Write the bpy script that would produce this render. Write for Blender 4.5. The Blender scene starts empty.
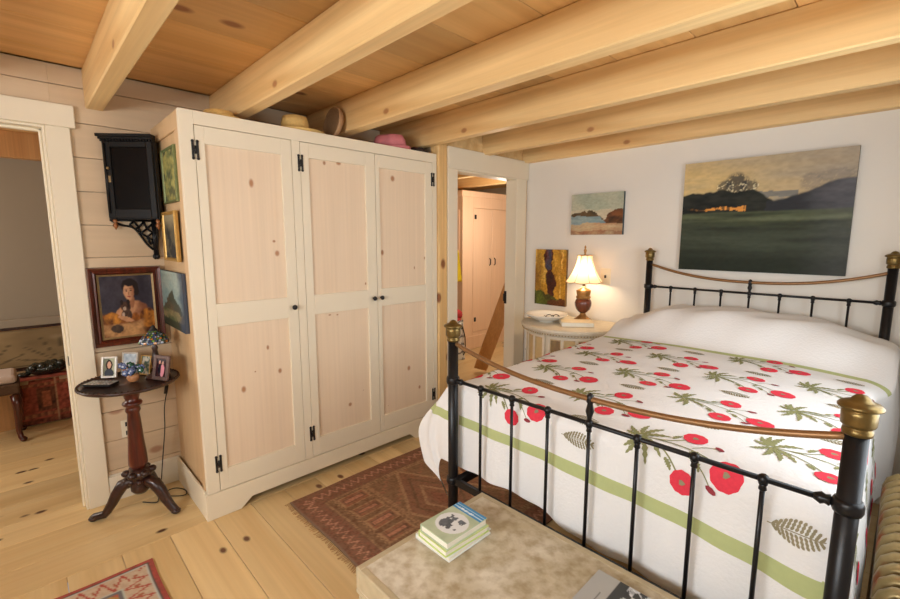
import bpy, bmesh, math, random
from mathutils import Vector, Matrix
R = math.radians
PI = math.pi
scene = bpy.context.scene
COL = scene.collection
random.seed(7)

# ---------------------------------------------------------------- helpers
def S(r, g, b):
    def f(c):
        c /= 255.0
        return c / 12.92 if c <= 0.04045 else ((c + 0.055) / 1.055) ** 2.4
    return (f(r), f(g), f(b), 1.0)

def hashf(*a):
    n = 0.0
    for i, v in enumerate(a):
        n += v * (12.9898 + 37.719 * i)
    s = math.sin(n) * 43758.5453
    return s - math.floor(s)

def vn(x, y, seed=0):
    xi, yi = math.floor(x), math.floor(y)
    fx, fy = x - xi, y - yi
    fx = fx * fx * (3 - 2 * fx); fy = fy * fy * (3 - 2 * fy)
    a = hashf(xi, yi, seed); b = hashf(xi + 1, yi, seed)
    c = hashf(xi, yi + 1, seed); d = hashf(xi + 1, yi + 1, seed)
    return (a * (1 - fx) + b * fx) * (1 - fy) + (c * (1 - fx) + d * fx) * fy

def fbm(x, y, seed=0, o=3):
    s = 0; a = 0.5; t = 0
    for i in range(o):
        s += a * vn(x, y, seed + i * 17); t += a; a *= .5; x *= 2.03; y *= 2.03
    return max(0.0, min(1.0, (s / t - .5) * 1.7 + .5))

def mixc(a, b, t):
    t = max(0.0, min(1.0, t))
    return tuple(a[i] * (1 - t) + b[i] * t for i in range(4))

def sm(e0, e1, x):
    if e0 == e1: return 0.0 if x < e0 else 1.0
    t = max(0.0, min(1.0, (x - e0) / (e1 - e0)))
    return t * t * (3 - 2 * t)

# ---------------------------------------------------------------- materials
def newmat(name):
    m = bpy.data.materials.new(name); m.use_nodes = True
    nt = m.node_tree
    for n in list(nt.nodes):
        if n.type != 'OUTPUT_MATERIAL': nt.nodes.remove(n)
    out = [n for n in nt.nodes if n.type == 'OUTPUT_MATERIAL'][0]
    b = nt.nodes.new('ShaderNodeBsdfPrincipled')
    nt.links.new(b.outputs[0], out.inputs[0])
    return m, nt, b, out

def node(nt, t, **kw):
    n = nt.nodes.new(t)
    for k, v in kw.items(): setattr(n, k, v)
    return n

def mixn(nt, fac, a, b, blend='MIX'):
    n = nt.nodes.new('ShaderNodeMix'); n.data_type = 'RGBA'; n.blend_type = blend
    for sock, v in ((n.inputs[0], fac), (n.inputs[6], a), (n.inputs[7], b)):
        if hasattr(v, 'is_output'): nt.links.new(v, sock)
        else: sock.default_value = v
    return n.outputs[2]

def plain(name, col, rough=.6, metal=0, noise=0.0, nscale=30, bump=0.0, bscale=80, spec=.5, coat=0, trans=0):
    m, nt, b, out = newmat(name)
    b.inputs['Roughness'].default_value = rough
    b.inputs['Metallic'].default_value = metal
    b.inputs['Specular IOR Level'].default_value = spec
    b.inputs['Coat Weight'].default_value = coat
    b.inputs['Transmission Weight'].default_value = trans
    tc = node(nt, 'ShaderNodeTexCoord')
    nz = node(nt, 'ShaderNodeTexNoise'); nz.inputs['Scale'].default_value = nscale; nz.inputs['Detail'].default_value = 4
    nt.links.new(tc.outputs['Object'], nz.inputs['Vector'])
    d = tuple(c * (1 - noise) for c in col[:3]) + (1,)
    l = tuple(min(1, c * (1 + noise)) for c in col[:3]) + (1,)
    nt.links.new(mixn(nt, nz.outputs['Fac'], d, l), b.inputs['Base Color'])
    if bump:
        n2 = node(nt, 'ShaderNodeTexNoise'); n2.inputs['Scale'].default_value = bscale; n2.inputs['Detail'].default_value = 3
        nt.links.new(tc.outputs['Object'], n2.inputs['Vector'])
        bp = node(nt, 'ShaderNodeBump'); bp.inputs['Strength'].default_value = bump; bp.inputs['Distance'].default_value = .01
        nt.links.new(n2.outputs['Fac'], bp.inputs['Height']); nt.links.new(bp.outputs[0], b.inputs['Normal'])
    return m

def wood(name, c1, c2, axis=0, rough=.5, knotc=None, kscale=2.2, kthr=.72, krad=.1, grain=14, island=.18, coat=0, spec=.4, contrast=1.0, fib=.10):
    """streaked wood with grain along axis; the 'knot' vertex attribute and sparse cells give knots"""
    m, nt, b, out = newmat(name)
    b.inputs['Roughness'].default_value = rough; b.inputs['Coat Weight'].default_value = coat
    b.inputs['Specular IOR Level'].default_value = spec
    L = nt.links.new
    tc = node(nt, 'ShaderNodeTexCoord'); geo = node(nt, 'ShaderNodeNewGeometry')
    off = node(nt, 'ShaderNodeVectorMath', operation='SCALE'); 
    cx = node(nt, 'ShaderNodeCombineXYZ')
    for i in range(3): L(geo.outputs['Random Per Island'], cx.inputs[i])
    L(cx.outputs[0], off.inputs[0]); off.inputs['Scale'].default_value = 13.7
    add = node(nt, 'ShaderNodeVectorMath', operation='ADD'); L(tc.outputs['Object'], add.inputs[0]); L(off.outputs[0], add.inputs[1])
    mp = node(nt, 'ShaderNodeMapping'); sc = [grain] * 3; sc[axis] = grain * .06
    mp.inputs['Scale'].default_value = sc; L(add.outputs[0], mp.inputs['Vector'])
    n1 = node(nt, 'ShaderNodeTexNoise'); n1.inputs['Scale'].default_value = 1; n1.inputs['Detail'].default_value = 5; n1.inputs['Distortion'].default_value = 1.2
    L(mp.outputs[0], n1.inputs['Vector'])
    rp = node(nt, 'ShaderNodeValToRGB'); rp.color_ramp.elements[0].position = .5 - .22 / contrast; rp.color_ramp.elements[1].position = .5 + .2 / contrast
    rp.color_ramp.elements[0].color = c1; rp.color_ramp.elements[1].color = c2
    L(n1.outputs['Fac'], rp.inputs[0])
    # fine fibre lines
    mp2 = node(nt, 'ShaderNodeMapping'); sc2 = [grain * 7] * 3; sc2[axis] = grain * .1
    mp2.inputs['Scale'].default_value = sc2; L(add.outputs[0], mp2.inputs['Vector'])
    n2 = node(nt, 'ShaderNodeTexNoise'); n2.inputs['Scale'].default_value = 1; n2.inputs['Detail'].default_value = 3; L(mp2.outputs[0], n2.inputs['Vector'])
    mr = node(nt, 'ShaderNodeMapRange'); mr.inputs[1].default_value = .3; mr.inputs[2].default_value = .7; mr.inputs[3].default_value = 1 - fib; mr.inputs[4].default_value = 1 + fib * .6
    L(n2.outputs['Fac'], mr.inputs[0])
    c = mixn(nt, 1.0, rp.outputs[0], mr.outputs[0], 'MULTIPLY')
    # board to board difference
    mr2 = node(nt, 'ShaderNodeMapRange'); mr2.inputs[3].default_value = 1 - island; mr2.inputs[4].default_value = 1 + island * .6
    L(geo.outputs['Random Per Island'], mr2.inputs[0])
    c = mixn(nt, 1.0, c, mr2.outputs[0], 'MULTIPLY')
    if knotc:
        mp3 = node(nt, 'ShaderNodeMapping'); sc3 = [kscale] * 3; sc3[axis] = kscale * .6
        mp3.inputs['Scale'].default_value = sc3; L(add.outputs[0], mp3.inputs['Vector'])
        vo = node(nt, 'ShaderNodeTexVoronoi'); vo.inputs['Scale'].default_value = 1.0; L(mp3.outputs[0], vo.inputs['Vector'])
        sx = node(nt, 'ShaderNodeSeparateColor'); L(vo.outputs['Color'], sx.inputs[0])
        gt = node(nt, 'ShaderNodeMath', operation='GREATER_THAN'); L(sx.outputs[0], gt.inputs[0]); gt.inputs[1].default_value = kthr
        mk = node(nt, 'ShaderNodeMapRange'); mk.inputs[1].default_value = krad; mk.inputs[2].default_value = krad * .55; mk.inputs[3].default_value = 0; mk.inputs[4].default_value = 1
        L(vo.outputs['Distance'], mk.inputs[0])
        mu = node(nt, 'ShaderNodeMath', operation='MULTIPLY'); L(mk.outputs[0], mu.inputs[0]); L(gt.outputs[0], mu.inputs[1])
        at = node(nt, 'ShaderNodeAttribute'); at.attribute_name = 'knot'
        mx = node(nt, 'ShaderNodeMath', operation='MAXIMUM'); L(mu.outputs[0], mx.inputs[0]); L(at.outputs['Fac'], mx.inputs[1])
        c = mixn(nt, mx.outputs[0], c, knotc)
    L(c, b.inputs['Base Color'])
    bp = node(nt, 'ShaderNodeBump'); bp.inputs['Strength'].default_value = .12; bp.inputs['Distance'].default_value = .004
    L(n2.outputs['Fac'], bp.inputs['Height']); L(bp.outputs[0], b.inputs['Normal'])
    return m

def painted(name, rough=.6, spec=.4, bump=.0, bscale=300, coat=0):
    """surface whose own pattern is held in the 'col' attribute"""
    m, nt, b, out = newmat(name)
    at = node(nt, 'ShaderNodeAttribute'); at.attribute_name = 'col'
    nt.links.new(at.outputs['Color'], b.inputs['Base Color'])
    b.inputs['Roughness'].default_value = rough; b.inputs['Specular IOR Level'].default_value = spec; b.inputs['Coat Weight'].default_value = coat
    if bump:
        tc = node(nt, 'ShaderNodeTexCoord'); nz = node(nt, 'ShaderNodeTexNoise'); nz.inputs['Scale'].default_value = bscale
        nt.links.new(tc.outputs['Object'], nz.inputs['Vector'])
        bp = node(nt, 'ShaderNodeBump'); bp.inputs['Strength'].default_value = bump; bp.inputs['Distance'].default_value = .004
        nt.links.new(nz.outputs['Fac'], bp.inputs['Height']); nt.links.new(bp.outputs[0], b.inputs['Normal'])
    return m

def emissive(name, col, strength):
    m, nt, b, out = newmat(name)
    b.inputs['Base Color'].default_value = col
    b.inputs['Emission Color'].default_value = col; b.inputs['Emission Strength'].default_value = strength
    return m

def shade_mat(name, col, tw=.6):
    m, nt, b, out = newmat(name)
    b.inputs['Base Color'].default_value = col; b.inputs['Roughness'].default_value = .8
    tr = node(nt, 'ShaderNodeBsdfTranslucent'); tr.inputs[0].default_value = col
    mx = node(nt, 'ShaderNodeMixShader'); mx.inputs[0].default_value = tw
    nt.links.new(b.outputs[0], mx.inputs[1]); nt.links.new(tr.outputs[0], mx.inputs[2]); nt.links.new(mx.outputs[0], out.inputs[0])
    return m

def glass(name, col=(1, 1, 1, 1), rough=.02, alpha=.15):
    m, nt, b, out = newmat(name)
    b.inputs['Base Color'].default_value = col; b.inputs['Roughness'].default_value = rough
    b.inputs['Alpha'].default_value = alpha
    return m

M = {}
M['plaster'] = plain('plaster', S(232, 226, 216), .85, noise=.02, nscale=3, bump=.08, bscale=60, spec=.2)
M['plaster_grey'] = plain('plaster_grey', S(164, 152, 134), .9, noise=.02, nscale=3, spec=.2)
M['cream'] = plain('cream_paint', S(236, 224, 200), .5, noise=.015, nscale=6, bump=.03, bscale=40, spec=.35)
M['white_trim'] = plain('white_trim', S(236, 228, 210), .5, noise=.015, nscale=6, spec=.35)
KN = S(120, 62, 30)
M['floor_x'] = wood('pine_floor_across', S(214, 176, 118), S(240, 214, 162), 0, .34, S(104, 62, 34), 9.5, .84, .20, 6, .20, coat=.15, contrast=.7, fib=.06)
M['floor_y'] = wood('pine_floor_along', S(214, 176, 118), S(240, 214, 162), 1, .34, S(78, 44, 24), 9.5, .76, .20, 6, .18, coat=.15, contrast=.7, fib=.06)
M['ceil'] = wood('pine_ceiling', S(206, 156, 94), S(232, 188, 124), 1, .5, S(150, 98, 58), 6.5, .88, .24, 6, .26, contrast=.7, fib=.06)
M['beam'] = wood('fir_beam', S(216, 172, 112), S(240, 206, 148), 0, .5, S(176, 122, 76), 9, .86, .19, 7, .06, contrast=1.1, fib=.08)
M['post'] = wood('fir_post', S(214, 168, 106), S(238, 200, 140), 2, .55, S(140, 86, 46), 8, .8, .24, 10, .05)
M['shiplap'] = wood('washed_pine', S(204, 178, 146), S(218, 194, 162), 1, .6, S(172, 130, 102), 7, .92, .2, 4, .07, contrast=.6, fib=.05)
M['side_pine'] = wood('side_pine', S(204, 168, 124), S(220, 186, 142), 2, .5, S(160, 104, 64), 2.5, .8, .08, 6, .05, contrast=.6, fib=.05)
M['panel'] = wood('washed_panel', S(231, 206, 176), S(240, 218, 191), 2, .55, S(176, 126, 88), 1.0, 2.0, .1, 9, .0, contrast=.5, fib=.04)
M['pink_pine'] = wood('pink_pine', S(236, 198, 164), S(244, 210, 178), 2, .5, S(150, 90, 50), 1.0, 2.0, .1, 8, .03, contrast=.6, fib=.05)
M['board'] = wood('board_pine', S(200, 146, 92), S(218, 166, 110), 2, .5, S(120, 66, 30), 2, .8, .08, 12, .03)
M['mahog'] = wood('mahogany', S(52, 20, 13), S(104, 42, 26), 2, .28, None, grain=22, island=.05, coat=.4)
M['mahog_dark'] = wood('dark_mahogany', S(34, 18, 14), S(64, 34, 26), 0, .3, None, grain=22, island=.05, coat=.3)
M['ebony'] = plain('black_lacquer', S(17, 15, 15), .42, noise=.3, nscale=20, spec=.3)
M['iron'] = plain('black_iron', S(20, 19, 21), .36, metal=0, noise=.2, nscale=40, bump=.04, spec=.35)
M['brass'] = plain('aged_brass', S(120, 99, 56), .34, metal=.75, noise=.35, nscale=40, bump=.1, bscale=60)
M['brass_tube'] = plain('brown_brass_tube', S(146, 108, 70), .4, metal=.5, noise=.2, nscale=30)
M['gold'] = plain('gilt', S(190, 150, 82), .4, metal=.5, noise=.25, nscale=60, bump=.15, bscale=120)
M['dull_gold'] = plain('dull_gilt', S(150, 124, 84), .5, metal=.4, noise=.3, nscale=60)
M['bronze'] = plain('bronze_radiator', S(150, 128, 84), .36, metal=.55, noise=.18, nscale=30, bump=.08, bscale=80)
M['black'] = plain('black_metal', S(22, 20, 20), .5, noise=.2)
M['straw'] = plain('straw', S(226, 186, 112), .7, noise=.15, nscale=90, bump=.3, bscale=140)
M['wicker'] = plain('wicker', S(176, 136, 96), .7, noise=.25, nscale=90, bump=.4, bscale=120)
M['pink'] = plain('pink_felt', S(206, 120, 122), .85, noise=.15, nscale=30, bump=.15)
M['dark_felt'] = plain('dark_felt', S(58, 44, 38), .85, noise=.15)
M['paint'] = painted('painted_surface', .55, .4)
M['oil'] = painted('oil_paint', .6, .18, .12, 160)
M['photo'] = painted('glossy_photo', .2, .5)
M['rug'] = painted('wool_rug', .95, .1, .5, 350)
M['bookcover'] = painted('book_cover', .35, .5)
M['paper'] = plain('paper_pages', S(236, 230, 214), .8, noise=.06, nscale=120)
M['white_gloss'] = plain('white_glaze', S(240, 236, 228), .15, noise=.01, coat=.3)
M['ivory'] = plain('ivory_plastic', S(232, 220, 194), .4)
M['dark_hole'] = plain('dark_slot', S(30, 26, 24), .6)
M['wainscot_dark'] = plain('dark_inside', S(26, 20, 18), .7)
M['lampshade'] = shade_mat('silk_shade', S(246, 226, 196), .6)
M['urn'] = plain('brown_urn', S(104, 52, 34), .25, noise=.5, nscale=30, coat=.4)
M['urn_gold'] = plain('urn_gilt', S(168, 124, 70), .3, metal=.6, noise=.4, nscale=50)
M['bulb'] = emissive('lit_bulb', (1, .72, .42, 1), 14)
M['glass'] = glass('clear_glass', (.9, .95, .95, 1), .03, .12)
M['pane_black'] = plain('dark_glass_pane', S(14, 11, 11), .3, spec=.15, noise=.1)
M['copper'] = plain('copper_finial', S(150, 96, 56), .4, metal=.4, noise=.2)
M['glass_dark'] = glass('cabinet_glass', (.05, .05, .05, 1), .05, .3)
M['mirror'] = plain('silvered', S(205, 205, 208), .12, metal=.9, noise=.1)
M['silver'] = plain('beaded_silver', S(206, 200, 190), .3, metal=.6, noise=.2, nscale=100, bump=.3, bscale=200)
M['pewter'] = plain('pewter_frame', S(112, 90, 84), .4, metal=.5, noise=.3, nscale=100, bump=.3, bscale=200)
M['linen'] = plain('white_cotton', S(236, 235, 234), .9, noise=.015, nscale=4, bump=.22, bscale=90, spec=.15)
M['green'] = plain('sage_band', S(184, 192, 136), .9, noise=.05, nscale=60, spec=.1)
M['red'] = plain('poppy_red', S(224, 66, 82), .9, noise=.12, nscale=120, spec=.1)
M['leaf'] = plain('leaf_green', S(142, 142, 100), .9, noise=.16, nscale=90, spec=.1)
M['sepia'] = plain('sepia_print', S(150, 140, 112), .9, noise=.15, nscale=120, spec=.1)
M['crimson'] = plain('bud_crimson', S(150, 62, 70), .9, noise=.1, spec=.1)
M['distress'] = plain('distressed_white', S(222, 210, 188), .6, noise=.14, nscale=22, bump=.15, bscale=40)
M['distress_gold'] = plain('worn_gilt_edge', S(190, 164, 122), .5, noise=.3, nscale=50)
M['pane_brown'] = plain('brown_mirror', S(120, 78, 50), .15, metal=.4, noise=.25, nscale=30)
M['pane_grey'] = plain('grey_mirror', S(158, 142, 112), .15, metal=.5, noise=.25, nscale=25)
M['pane_cream'] = plain('cream_mirror', S(232, 208, 160), .15, metal=.4, noise=.15, nscale=25)
M['yellow'] = plain('yellow_cloth', S(226, 200, 40), .85, noise=.1, nscale=30)
M['dark_sculpt'] = plain('dark_glazed', S(38, 42, 36), .25, noise=.5, nscale=40, bump=.4, bscale=50, coat=.3)
M['rush'] = plain('woven_brown', S(92, 66, 44), .8, noise=.4, nscale=70, bump=.5, bscale=90)
M['cushion'] = plain('pale_cushion', S(206, 186, 172), .85, noise=.05)
M['stained'] = painted('stained_glass', .25, .5, .3, 140, .3)
M['cable'] = plain('black_cable', S(26, 22, 20), .5)
M['mattress'] = plain('mattress_ticking', S(228, 224, 216), .9, noise=.03)
M['winframe'] = plain('window_frame_paint', S(238, 234, 224), .5)

def chest_mat():
    m, nt, b, out = newmat('worn_canvas')
    b.inputs['Roughness'].default_value = .6
    L = nt.links.new
    tc = node(nt, 'ShaderNodeTexCoord')
    n1 = node(nt, 'ShaderNodeTexNoise'); n1.inputs['Scale'].default_value = 4.5; n1.inputs['Detail'].default_value = 8; n1.inputs['Distortion'].default_value = .6
    n2 = node(nt, 'ShaderNodeTexNoise'); n2.inputs['Scale'].default_value = 26; n2.inputs['Detail'].default_value = 6
    L(tc.outputs['Object'], n1.inputs['Vector']); L(tc.outputs['Object'], n2.inputs['Vector'])
    r1 = node(nt, 'ShaderNodeValToRGB'); r1.color_ramp.elements[0].position = .36; r1.color_ramp.elements[1].position = .62
    r1.color_ramp.elements[0].color = S(188, 173, 142); r1.color_ramp.elements[1].color = S(218, 209, 190)
    L(n1.outputs['Fac'], r1.inputs[0])
    r2 = node(nt, 'ShaderNodeValToRGB'); r2.color_ramp.elements[0].position = .33; r2.color_ramp.elements[1].position = .6
    r2.color_ramp.elements[0].color = S(204, 190, 166); r2.color_ramp.elements[1].color = (1, 1, 1, 1)
    L(n2.outputs['Fac'], r2.inputs[0])
    L(mixn(nt, .8, r1.outputs[0], r2.outputs[0], 'MULTIPLY'), b.inputs['Base Color'])
    return m
M['chest'] = chest_mat()
M['chest_band'] = plain('chest_edge_band', S(186, 170, 138), .6, noise=.2, nscale=30)

# ---------------------------------------------------------------- mesh builder
ORI = {}
class MB:
    def __init__(s):
        s.v = []; s.f = []; s.mi = []; s.sm = []; s.col = {}; s.kn = {}; s.xf = None; s.cur = 0
    def av(s, p, col=None, kn=None):
        p = Vector(p)
        if s.xf is not None: p = s.xf @ p
        s.v.append(p); i = len(s.v) - 1
        if col is not None: s.col[i] = col
        if kn is not None: s.kn[i] = kn
        return i
    def af(s, idx, mat=None, smooth=False):
        s.f.append(tuple(idx)); s.mi.append(s.cur if mat is None else mat); s.sm.append(smooth)
    def box(s, a, b, mat=None):
        x0, y0, z0 = [min(a[i], b[i]) for i in range(3)]; x1, y1, z1 = [max(a[i], b[i]) for i in range(3)]
        i = [s.av(p) for p in ((x0, y0, z0), (x1, y0, z0), (x1, y1, z0), (x0, y1, z0), (x0, y0, z1), (x1, y0, z1), (x1, y1, z1), (x0, y1, z1))]
        for q in ((0, 3, 2, 1), (4, 5, 6, 7), (0, 1, 5, 4), (1, 2, 6, 5), (2, 3, 7, 6), (3, 0, 4, 7)):
            s.af([i[k] for k in q], mat)
        return s
    def prism(s, poly, axis, a, b, mat=None):
        """extrude 2-D polygon (in the two other axes, in order) along axis from a to b"""
        def P(p, t):
            q = [p[0], p[1]]; q.insert(axis, t); return q
        n = len(poly)
        A = [s.av(P(p, a)) for p in poly]; B = [s.av(P(p, b)) for p in poly]
        s.af(A[::-1], mat); s.af(B, mat)
        for k in range(n): s.af((A[k], A[(k + 1) % n], B[(k + 1) % n], B[k]), mat)
        return s
    def tube(s, pts, r, seg=10, mat=None, cap=True, closed=False):
        pts = [Vector(p) for p in pts]; n = len(pts); rings = []
        rr = r if isinstance(r, (list, tuple)) else [r] * n
        up = None
        for k in range(n):
            if closed: t = (pts[(k + 1) % n] - pts[k - 1])
            else: t = pts[min(k + 1, n - 1)] - pts[max(k - 1, 0)]
            t.normalize()
            if up is None:
                up = Vector((0, 0, 1)) if abs(t.z) < .9 else Vector((1, 0, 0))
            side = t.cross(up).normalized(); up = side.cross(t).normalized()
            rings.append([s.av(pts[k] + (side * math.cos(2 * PI * j / seg) + up * math.sin(2 * PI * j / seg)) * rr[k]) for j in range(seg)])
        for k in range(n if closed else n - 1):
            A, B = rings[k], rings[(k + 1) % n]
            for j in range(seg): s.af((A[j], A[(j + 1) % seg], B[(j + 1) % seg], B[j]), mat, True)
        if cap and not closed:
            s.af(rings[0][::-1], mat); s.af(rings[-1], mat)
        return s
    def lathe(s, prof, c, seg=20, mat=None, axis=2, squash=None, a0=0, a1=2 * PI, wob=None):
        """profile [(r, h)] revolved about an axis through c"""
        c = Vector(c); rings = []; full = abs(a1 - a0 - 2 * PI) < 1e-6
        for r, h in prof:
            ring = []
            for j in range(seg if full else seg + 1):
                a = a0 + (a1 - a0) * j / seg
                q = r * (wob(a, h) if wob else 1)
                x, y = q * math.cos(a), q * math.sin(a)
                if squash: x *= squash[0]; y *= squash[1]
                d = [(h, x, y), (y, h, x), (x, y, h)][axis]
                ring.append(s.av(c + Vector(d)))
            rings.append(ring)
        m = seg if full else seg
        for k in range(len(rings) - 1):
            A, B = rings[k], rings[k + 1]
            for j in range(m):
                j2 = (j + 1) % seg if full else j + 1
                s.af((A[j], A[j2], B[j2], B[j]), mat, True)
        if full:
            if prof[0][0] > 1e-6: s.af(rings[0][::-1], mat)
            if prof[-1][0] > 1e-6: s.af(rings[-1], mat)
        return s
    def ball(s, c, r, seg=10, mat=None, sc=(1, 1, 1)):
        c = Vector(c); n = max(5, seg // 2 + 1); rings = []
        for k in range(1, n):
            ph = PI * k / n
            rings.append([s.av(c + Vector((math.sin(ph) * math.cos(2 * PI * j / seg) * r * sc[0], math.sin(ph) * math.sin(2 * PI * j / seg) * r * sc[1], math.cos(ph) * r * sc[2]))) for j in range(seg)])
        t = s.av(c + Vector((0, 0, r * sc[2]))); bt = s.av(c - Vector((0, 0, r * sc[2])))
        for j in range(seg):
            s.af((t, rings[0][j], rings[0][(j + 1) % seg]), mat, True)
            s.af((bt, rings[-1][(j + 1) % seg], rings[-1][j]), mat, True)
            for k in range(len(rings) - 1):
                s.af((rings[k][j], rings[k + 1][j], rings[k + 1][(j + 1) % seg], rings[k][(j + 1) % seg]), mat, True)
        return s
    def grid(s, nu, nv, P, mat=None, col=None, smooth=True, matf=None):
        I = [[s.av(P(i / nu, j / nv), col(i / nu, j / nv) if col else None) for i in range(nu + 1)] for j in range(nv + 1)]
        for j in range(nv):
            for i in range(nu):
                s.af((I[j][i], I[j][i + 1], I[j + 1][i + 1], I[j + 1][i]), matf(i, j) if matf else mat, smooth)
        return s
    def knot(s, c, u, v, ru, rv, mat=None):
        c = Vector(c); u = Vector(u); v = Vector(v)
        m = s.av(c, kn=1.0); n = 12; prev = [m] * n
        for fr, k in ((.45, .95), (.7, .55), (1.0, .0)):
            ring = [s.av(c + u * ru * fr * math.cos(2 * PI * j / n) + v * rv * fr * math.sin(2 * PI * j / n), kn=k) for j in range(n)]
            for j in range(n):
                if fr == .45: s.af((m, ring[j], ring[(j + 1) % n]), mat)
                else: s.af((prev[j], ring[j], ring[(j + 1) % n], prev[(j + 1) % n]), mat)
            prev = ring
        return s
    def build(s, name, mats, parent=None, origin=None, bevel=0, seg=1, recalc=True, angle=50):
        o0 = Vector(ORI[parent.name]) if parent is not None else Vector(origin or (0, 0, 0))
        me = bpy.data.meshes.new(name)
        me.from_pydata([tuple(p - o0) for p in s.v], [], s.f)
        if not isinstance(mats, (list, tuple)): mats = [mats]
        for m in mats: me.materials.append(m)
        me.polygons.foreach_set('material_index', s.mi); me.polygons.foreach_set('use_smooth', s.sm)
        if s.col:
            a = me.color_attributes.new('col', 'FLOAT_COLOR', 'POINT'); buf = []
            for i in range(len(s.v)): buf += list(s.col.get(i, (.5, .5, .5, 1)))
            a.data.foreach_set('color', buf)
        if s.kn:
            a = me.attributes.new('knot', 'FLOAT', 'POINT'); a.data.foreach_set('value', [s.kn.get(i, 0.0) for i in range(len(s.v))])
        bm = bmesh.new(); bm.from_mesh(me)
        if recalc: bmesh.ops.recalc_face_normals(bm, faces=bm.faces)
        if bevel:
            ed = [e for e in bm.edges if len(e.link_faces) == 2 and e.calc_face_angle(0) > R(angle)]
            bmesh.ops.bevel(bm, geom=ed, offset=bevel, segments=seg, affect='EDGES', profile=.5, clamp_overlap=True)
        bm.to_mesh(me); bm.free(); me.update()
        o = bpy.data.objects.new(name, me); COL.objects.link(o)
        if parent is not None:
            o.parent = parent
        else:
            o.location = o0
        ORI[o.name] = tuple(o0)
        return o

def tag(o, label, cat, group=None):
    o['label'] = label; o['category'] = cat
    if group: o['group'] = group
    return o
def thing(name, label, cat, loc, group=None):
    o = bpy.data.objects.new(name, None); COL.objects.link(o); o.location = loc; o.empty_display_size = .1
    ORI[o.name] = tuple(loc)
    return tag(o, label, cat, group)
def struct(o, label=None):
    o['kind'] = 'structure'
    if label: o['label'] = label; o['category'] = label.split()[-1]
    return o
def frame_xf(c, n, up=(0, 0, 1)):
    """local x = right as seen from the front, y = into the picture (-n), z = up"""
    n = Vector(n).normalized(); up = Vector(up)
    x = up.cross(n).normalized(); z = n.cross(x).normalized()
    m = Matrix((x, -n, z)).transposed().to_4x4(); m.translation = Vector(c); return m

# ---------------------------------------------------------------- the room
XL, XW, Y0, Y1, HW, YB, HC, ZC = -3.174, -2.559, .634, 2.356, 2.1925, 3.507, 2.2515, 2.452
XR, YF = .30, -1.75
XD = -2.555
# floor boards: across the room (x) and a strip along it (y)
b = MB(); y = YF; k = 0
ys = [YF]
while ys[-1] < YB: ys.append(ys[-1] + .21)
ys = [.235 + .207 * i for i in range(-9, 17)]
for i in range(len(ys) - 1):
    x = -2.57; j = 0
    cuts = [-2.57, -2.57 + .9 + 1.3 * hashf(i, 3), XR + .02] if i % 2 else [-2.57, XR + .02]
    for c0, c1 in zip(cuts, cuts[1:]):
        b.box((c0 + .001, ys[i] + .0012, -.03), (c1 - .001, ys[i + 1] - .0012, 0))
struct(b.build('floor', M['floor_x'], bevel=.0012), 'knotty pine board floor running across the bedroom floor')
b = MB()
xs = [-6.6, -6.3, -6.05, -5.8, -5.55, -5.3, -5.02, -4.78, -4.5, -4.24, -4.0, -3.76, -3.52, -3.28, -3.05, -2.8, -2.571]
for i in range(len(xs) - 1):
    cuts = [-1.75, -.9 + 1.2 * hashf(i, 9), 2.4] if i % 2 else [-1.75, 2.4]
    for c0, c1 in zip(cuts, cuts[1:]):
        b.box((xs[i] + .0012, c0, -.03), (xs[i + 1] - .0012, c1, 0))
struct(b.build('floor_strip', M['floor_y'], bevel=.0012), 'pine board floor running lengthwise through the left doorway floor')
b = MB()
for i in range(len(xs) - 1):
    b.box((xs[i] + .0012, 2.4, -.03), (xs[i + 1] - .0012, 6.5, 0))
struct(b.build('floor_hall', M['floor_y'], bevel=.0012), 'pale pine board floor of the room beyond the far doorway floor')
# ceiling
b = MB()
cx = [XL - .12]
while cx[-1] < XR + .1:
    cx.append(cx[-1] + .3665)
sh = -1.853 - (XL - .12) - .3665 * 4
cx = [c + sh for c in [cx[0] - .3665] + cx]
for i in range(len(cx) - 1):
    x0, x1 = max(cx[i], XL - .12), min(cx[i + 1], XR + .1)
    if x1 - x0 > .02: b.box((x0 + .0018, YF - .1, ZC), (x1 - .0018, YB + .1, ZC + .02))
struct(b.build('ceiling', M['ceil'], bevel=.002), 'wide pine board ceiling between the beams ceiling')
b = MB(); b.box((XL - .2, YF - .2, ZC + .02), (XR + .2, YB + .2, ZC + .08))
struct(b.build('ceiling_deck', M['wainscot_dark']))
# beams
beams = [(.341, .42, XL), (.965, 1.045, XL), (1.62, 1.71, XL), (2.275, 2.35, XL), (2.87, 2.945, XD), (3.43, 3.505, XD), (-.29, -.21, XL), (-.92, -.84, XL), (-1.55, -1.47, XL)]
names = ['leftmost ceiling beam, ending above the black hanging cabinet', 'second ceiling beam from the left, passing over the wardrobe hats', 'third ceiling beam from the left, with a leaning round tray beneath', 'fourth ceiling beam from the left, over the raw post', 'fifth ceiling beam from the left, second from the bed wall', 'last ceiling beam, lying against the white bed wall', 'ceiling beam behind the viewer', 'ceiling beam two steps behind the viewer', 'ceiling beam by the rear window']
for (a, c, x0), n in zip(beams, names):
    b = MB(); b.box((x0, a, HC), (XR, c, ZC)); o = struct(b.build('ceiling_beam', M['beam'], bevel=.006, origin=(x0, a, HC)))
    o['label'] = n; o['category'] = 'beam'
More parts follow.
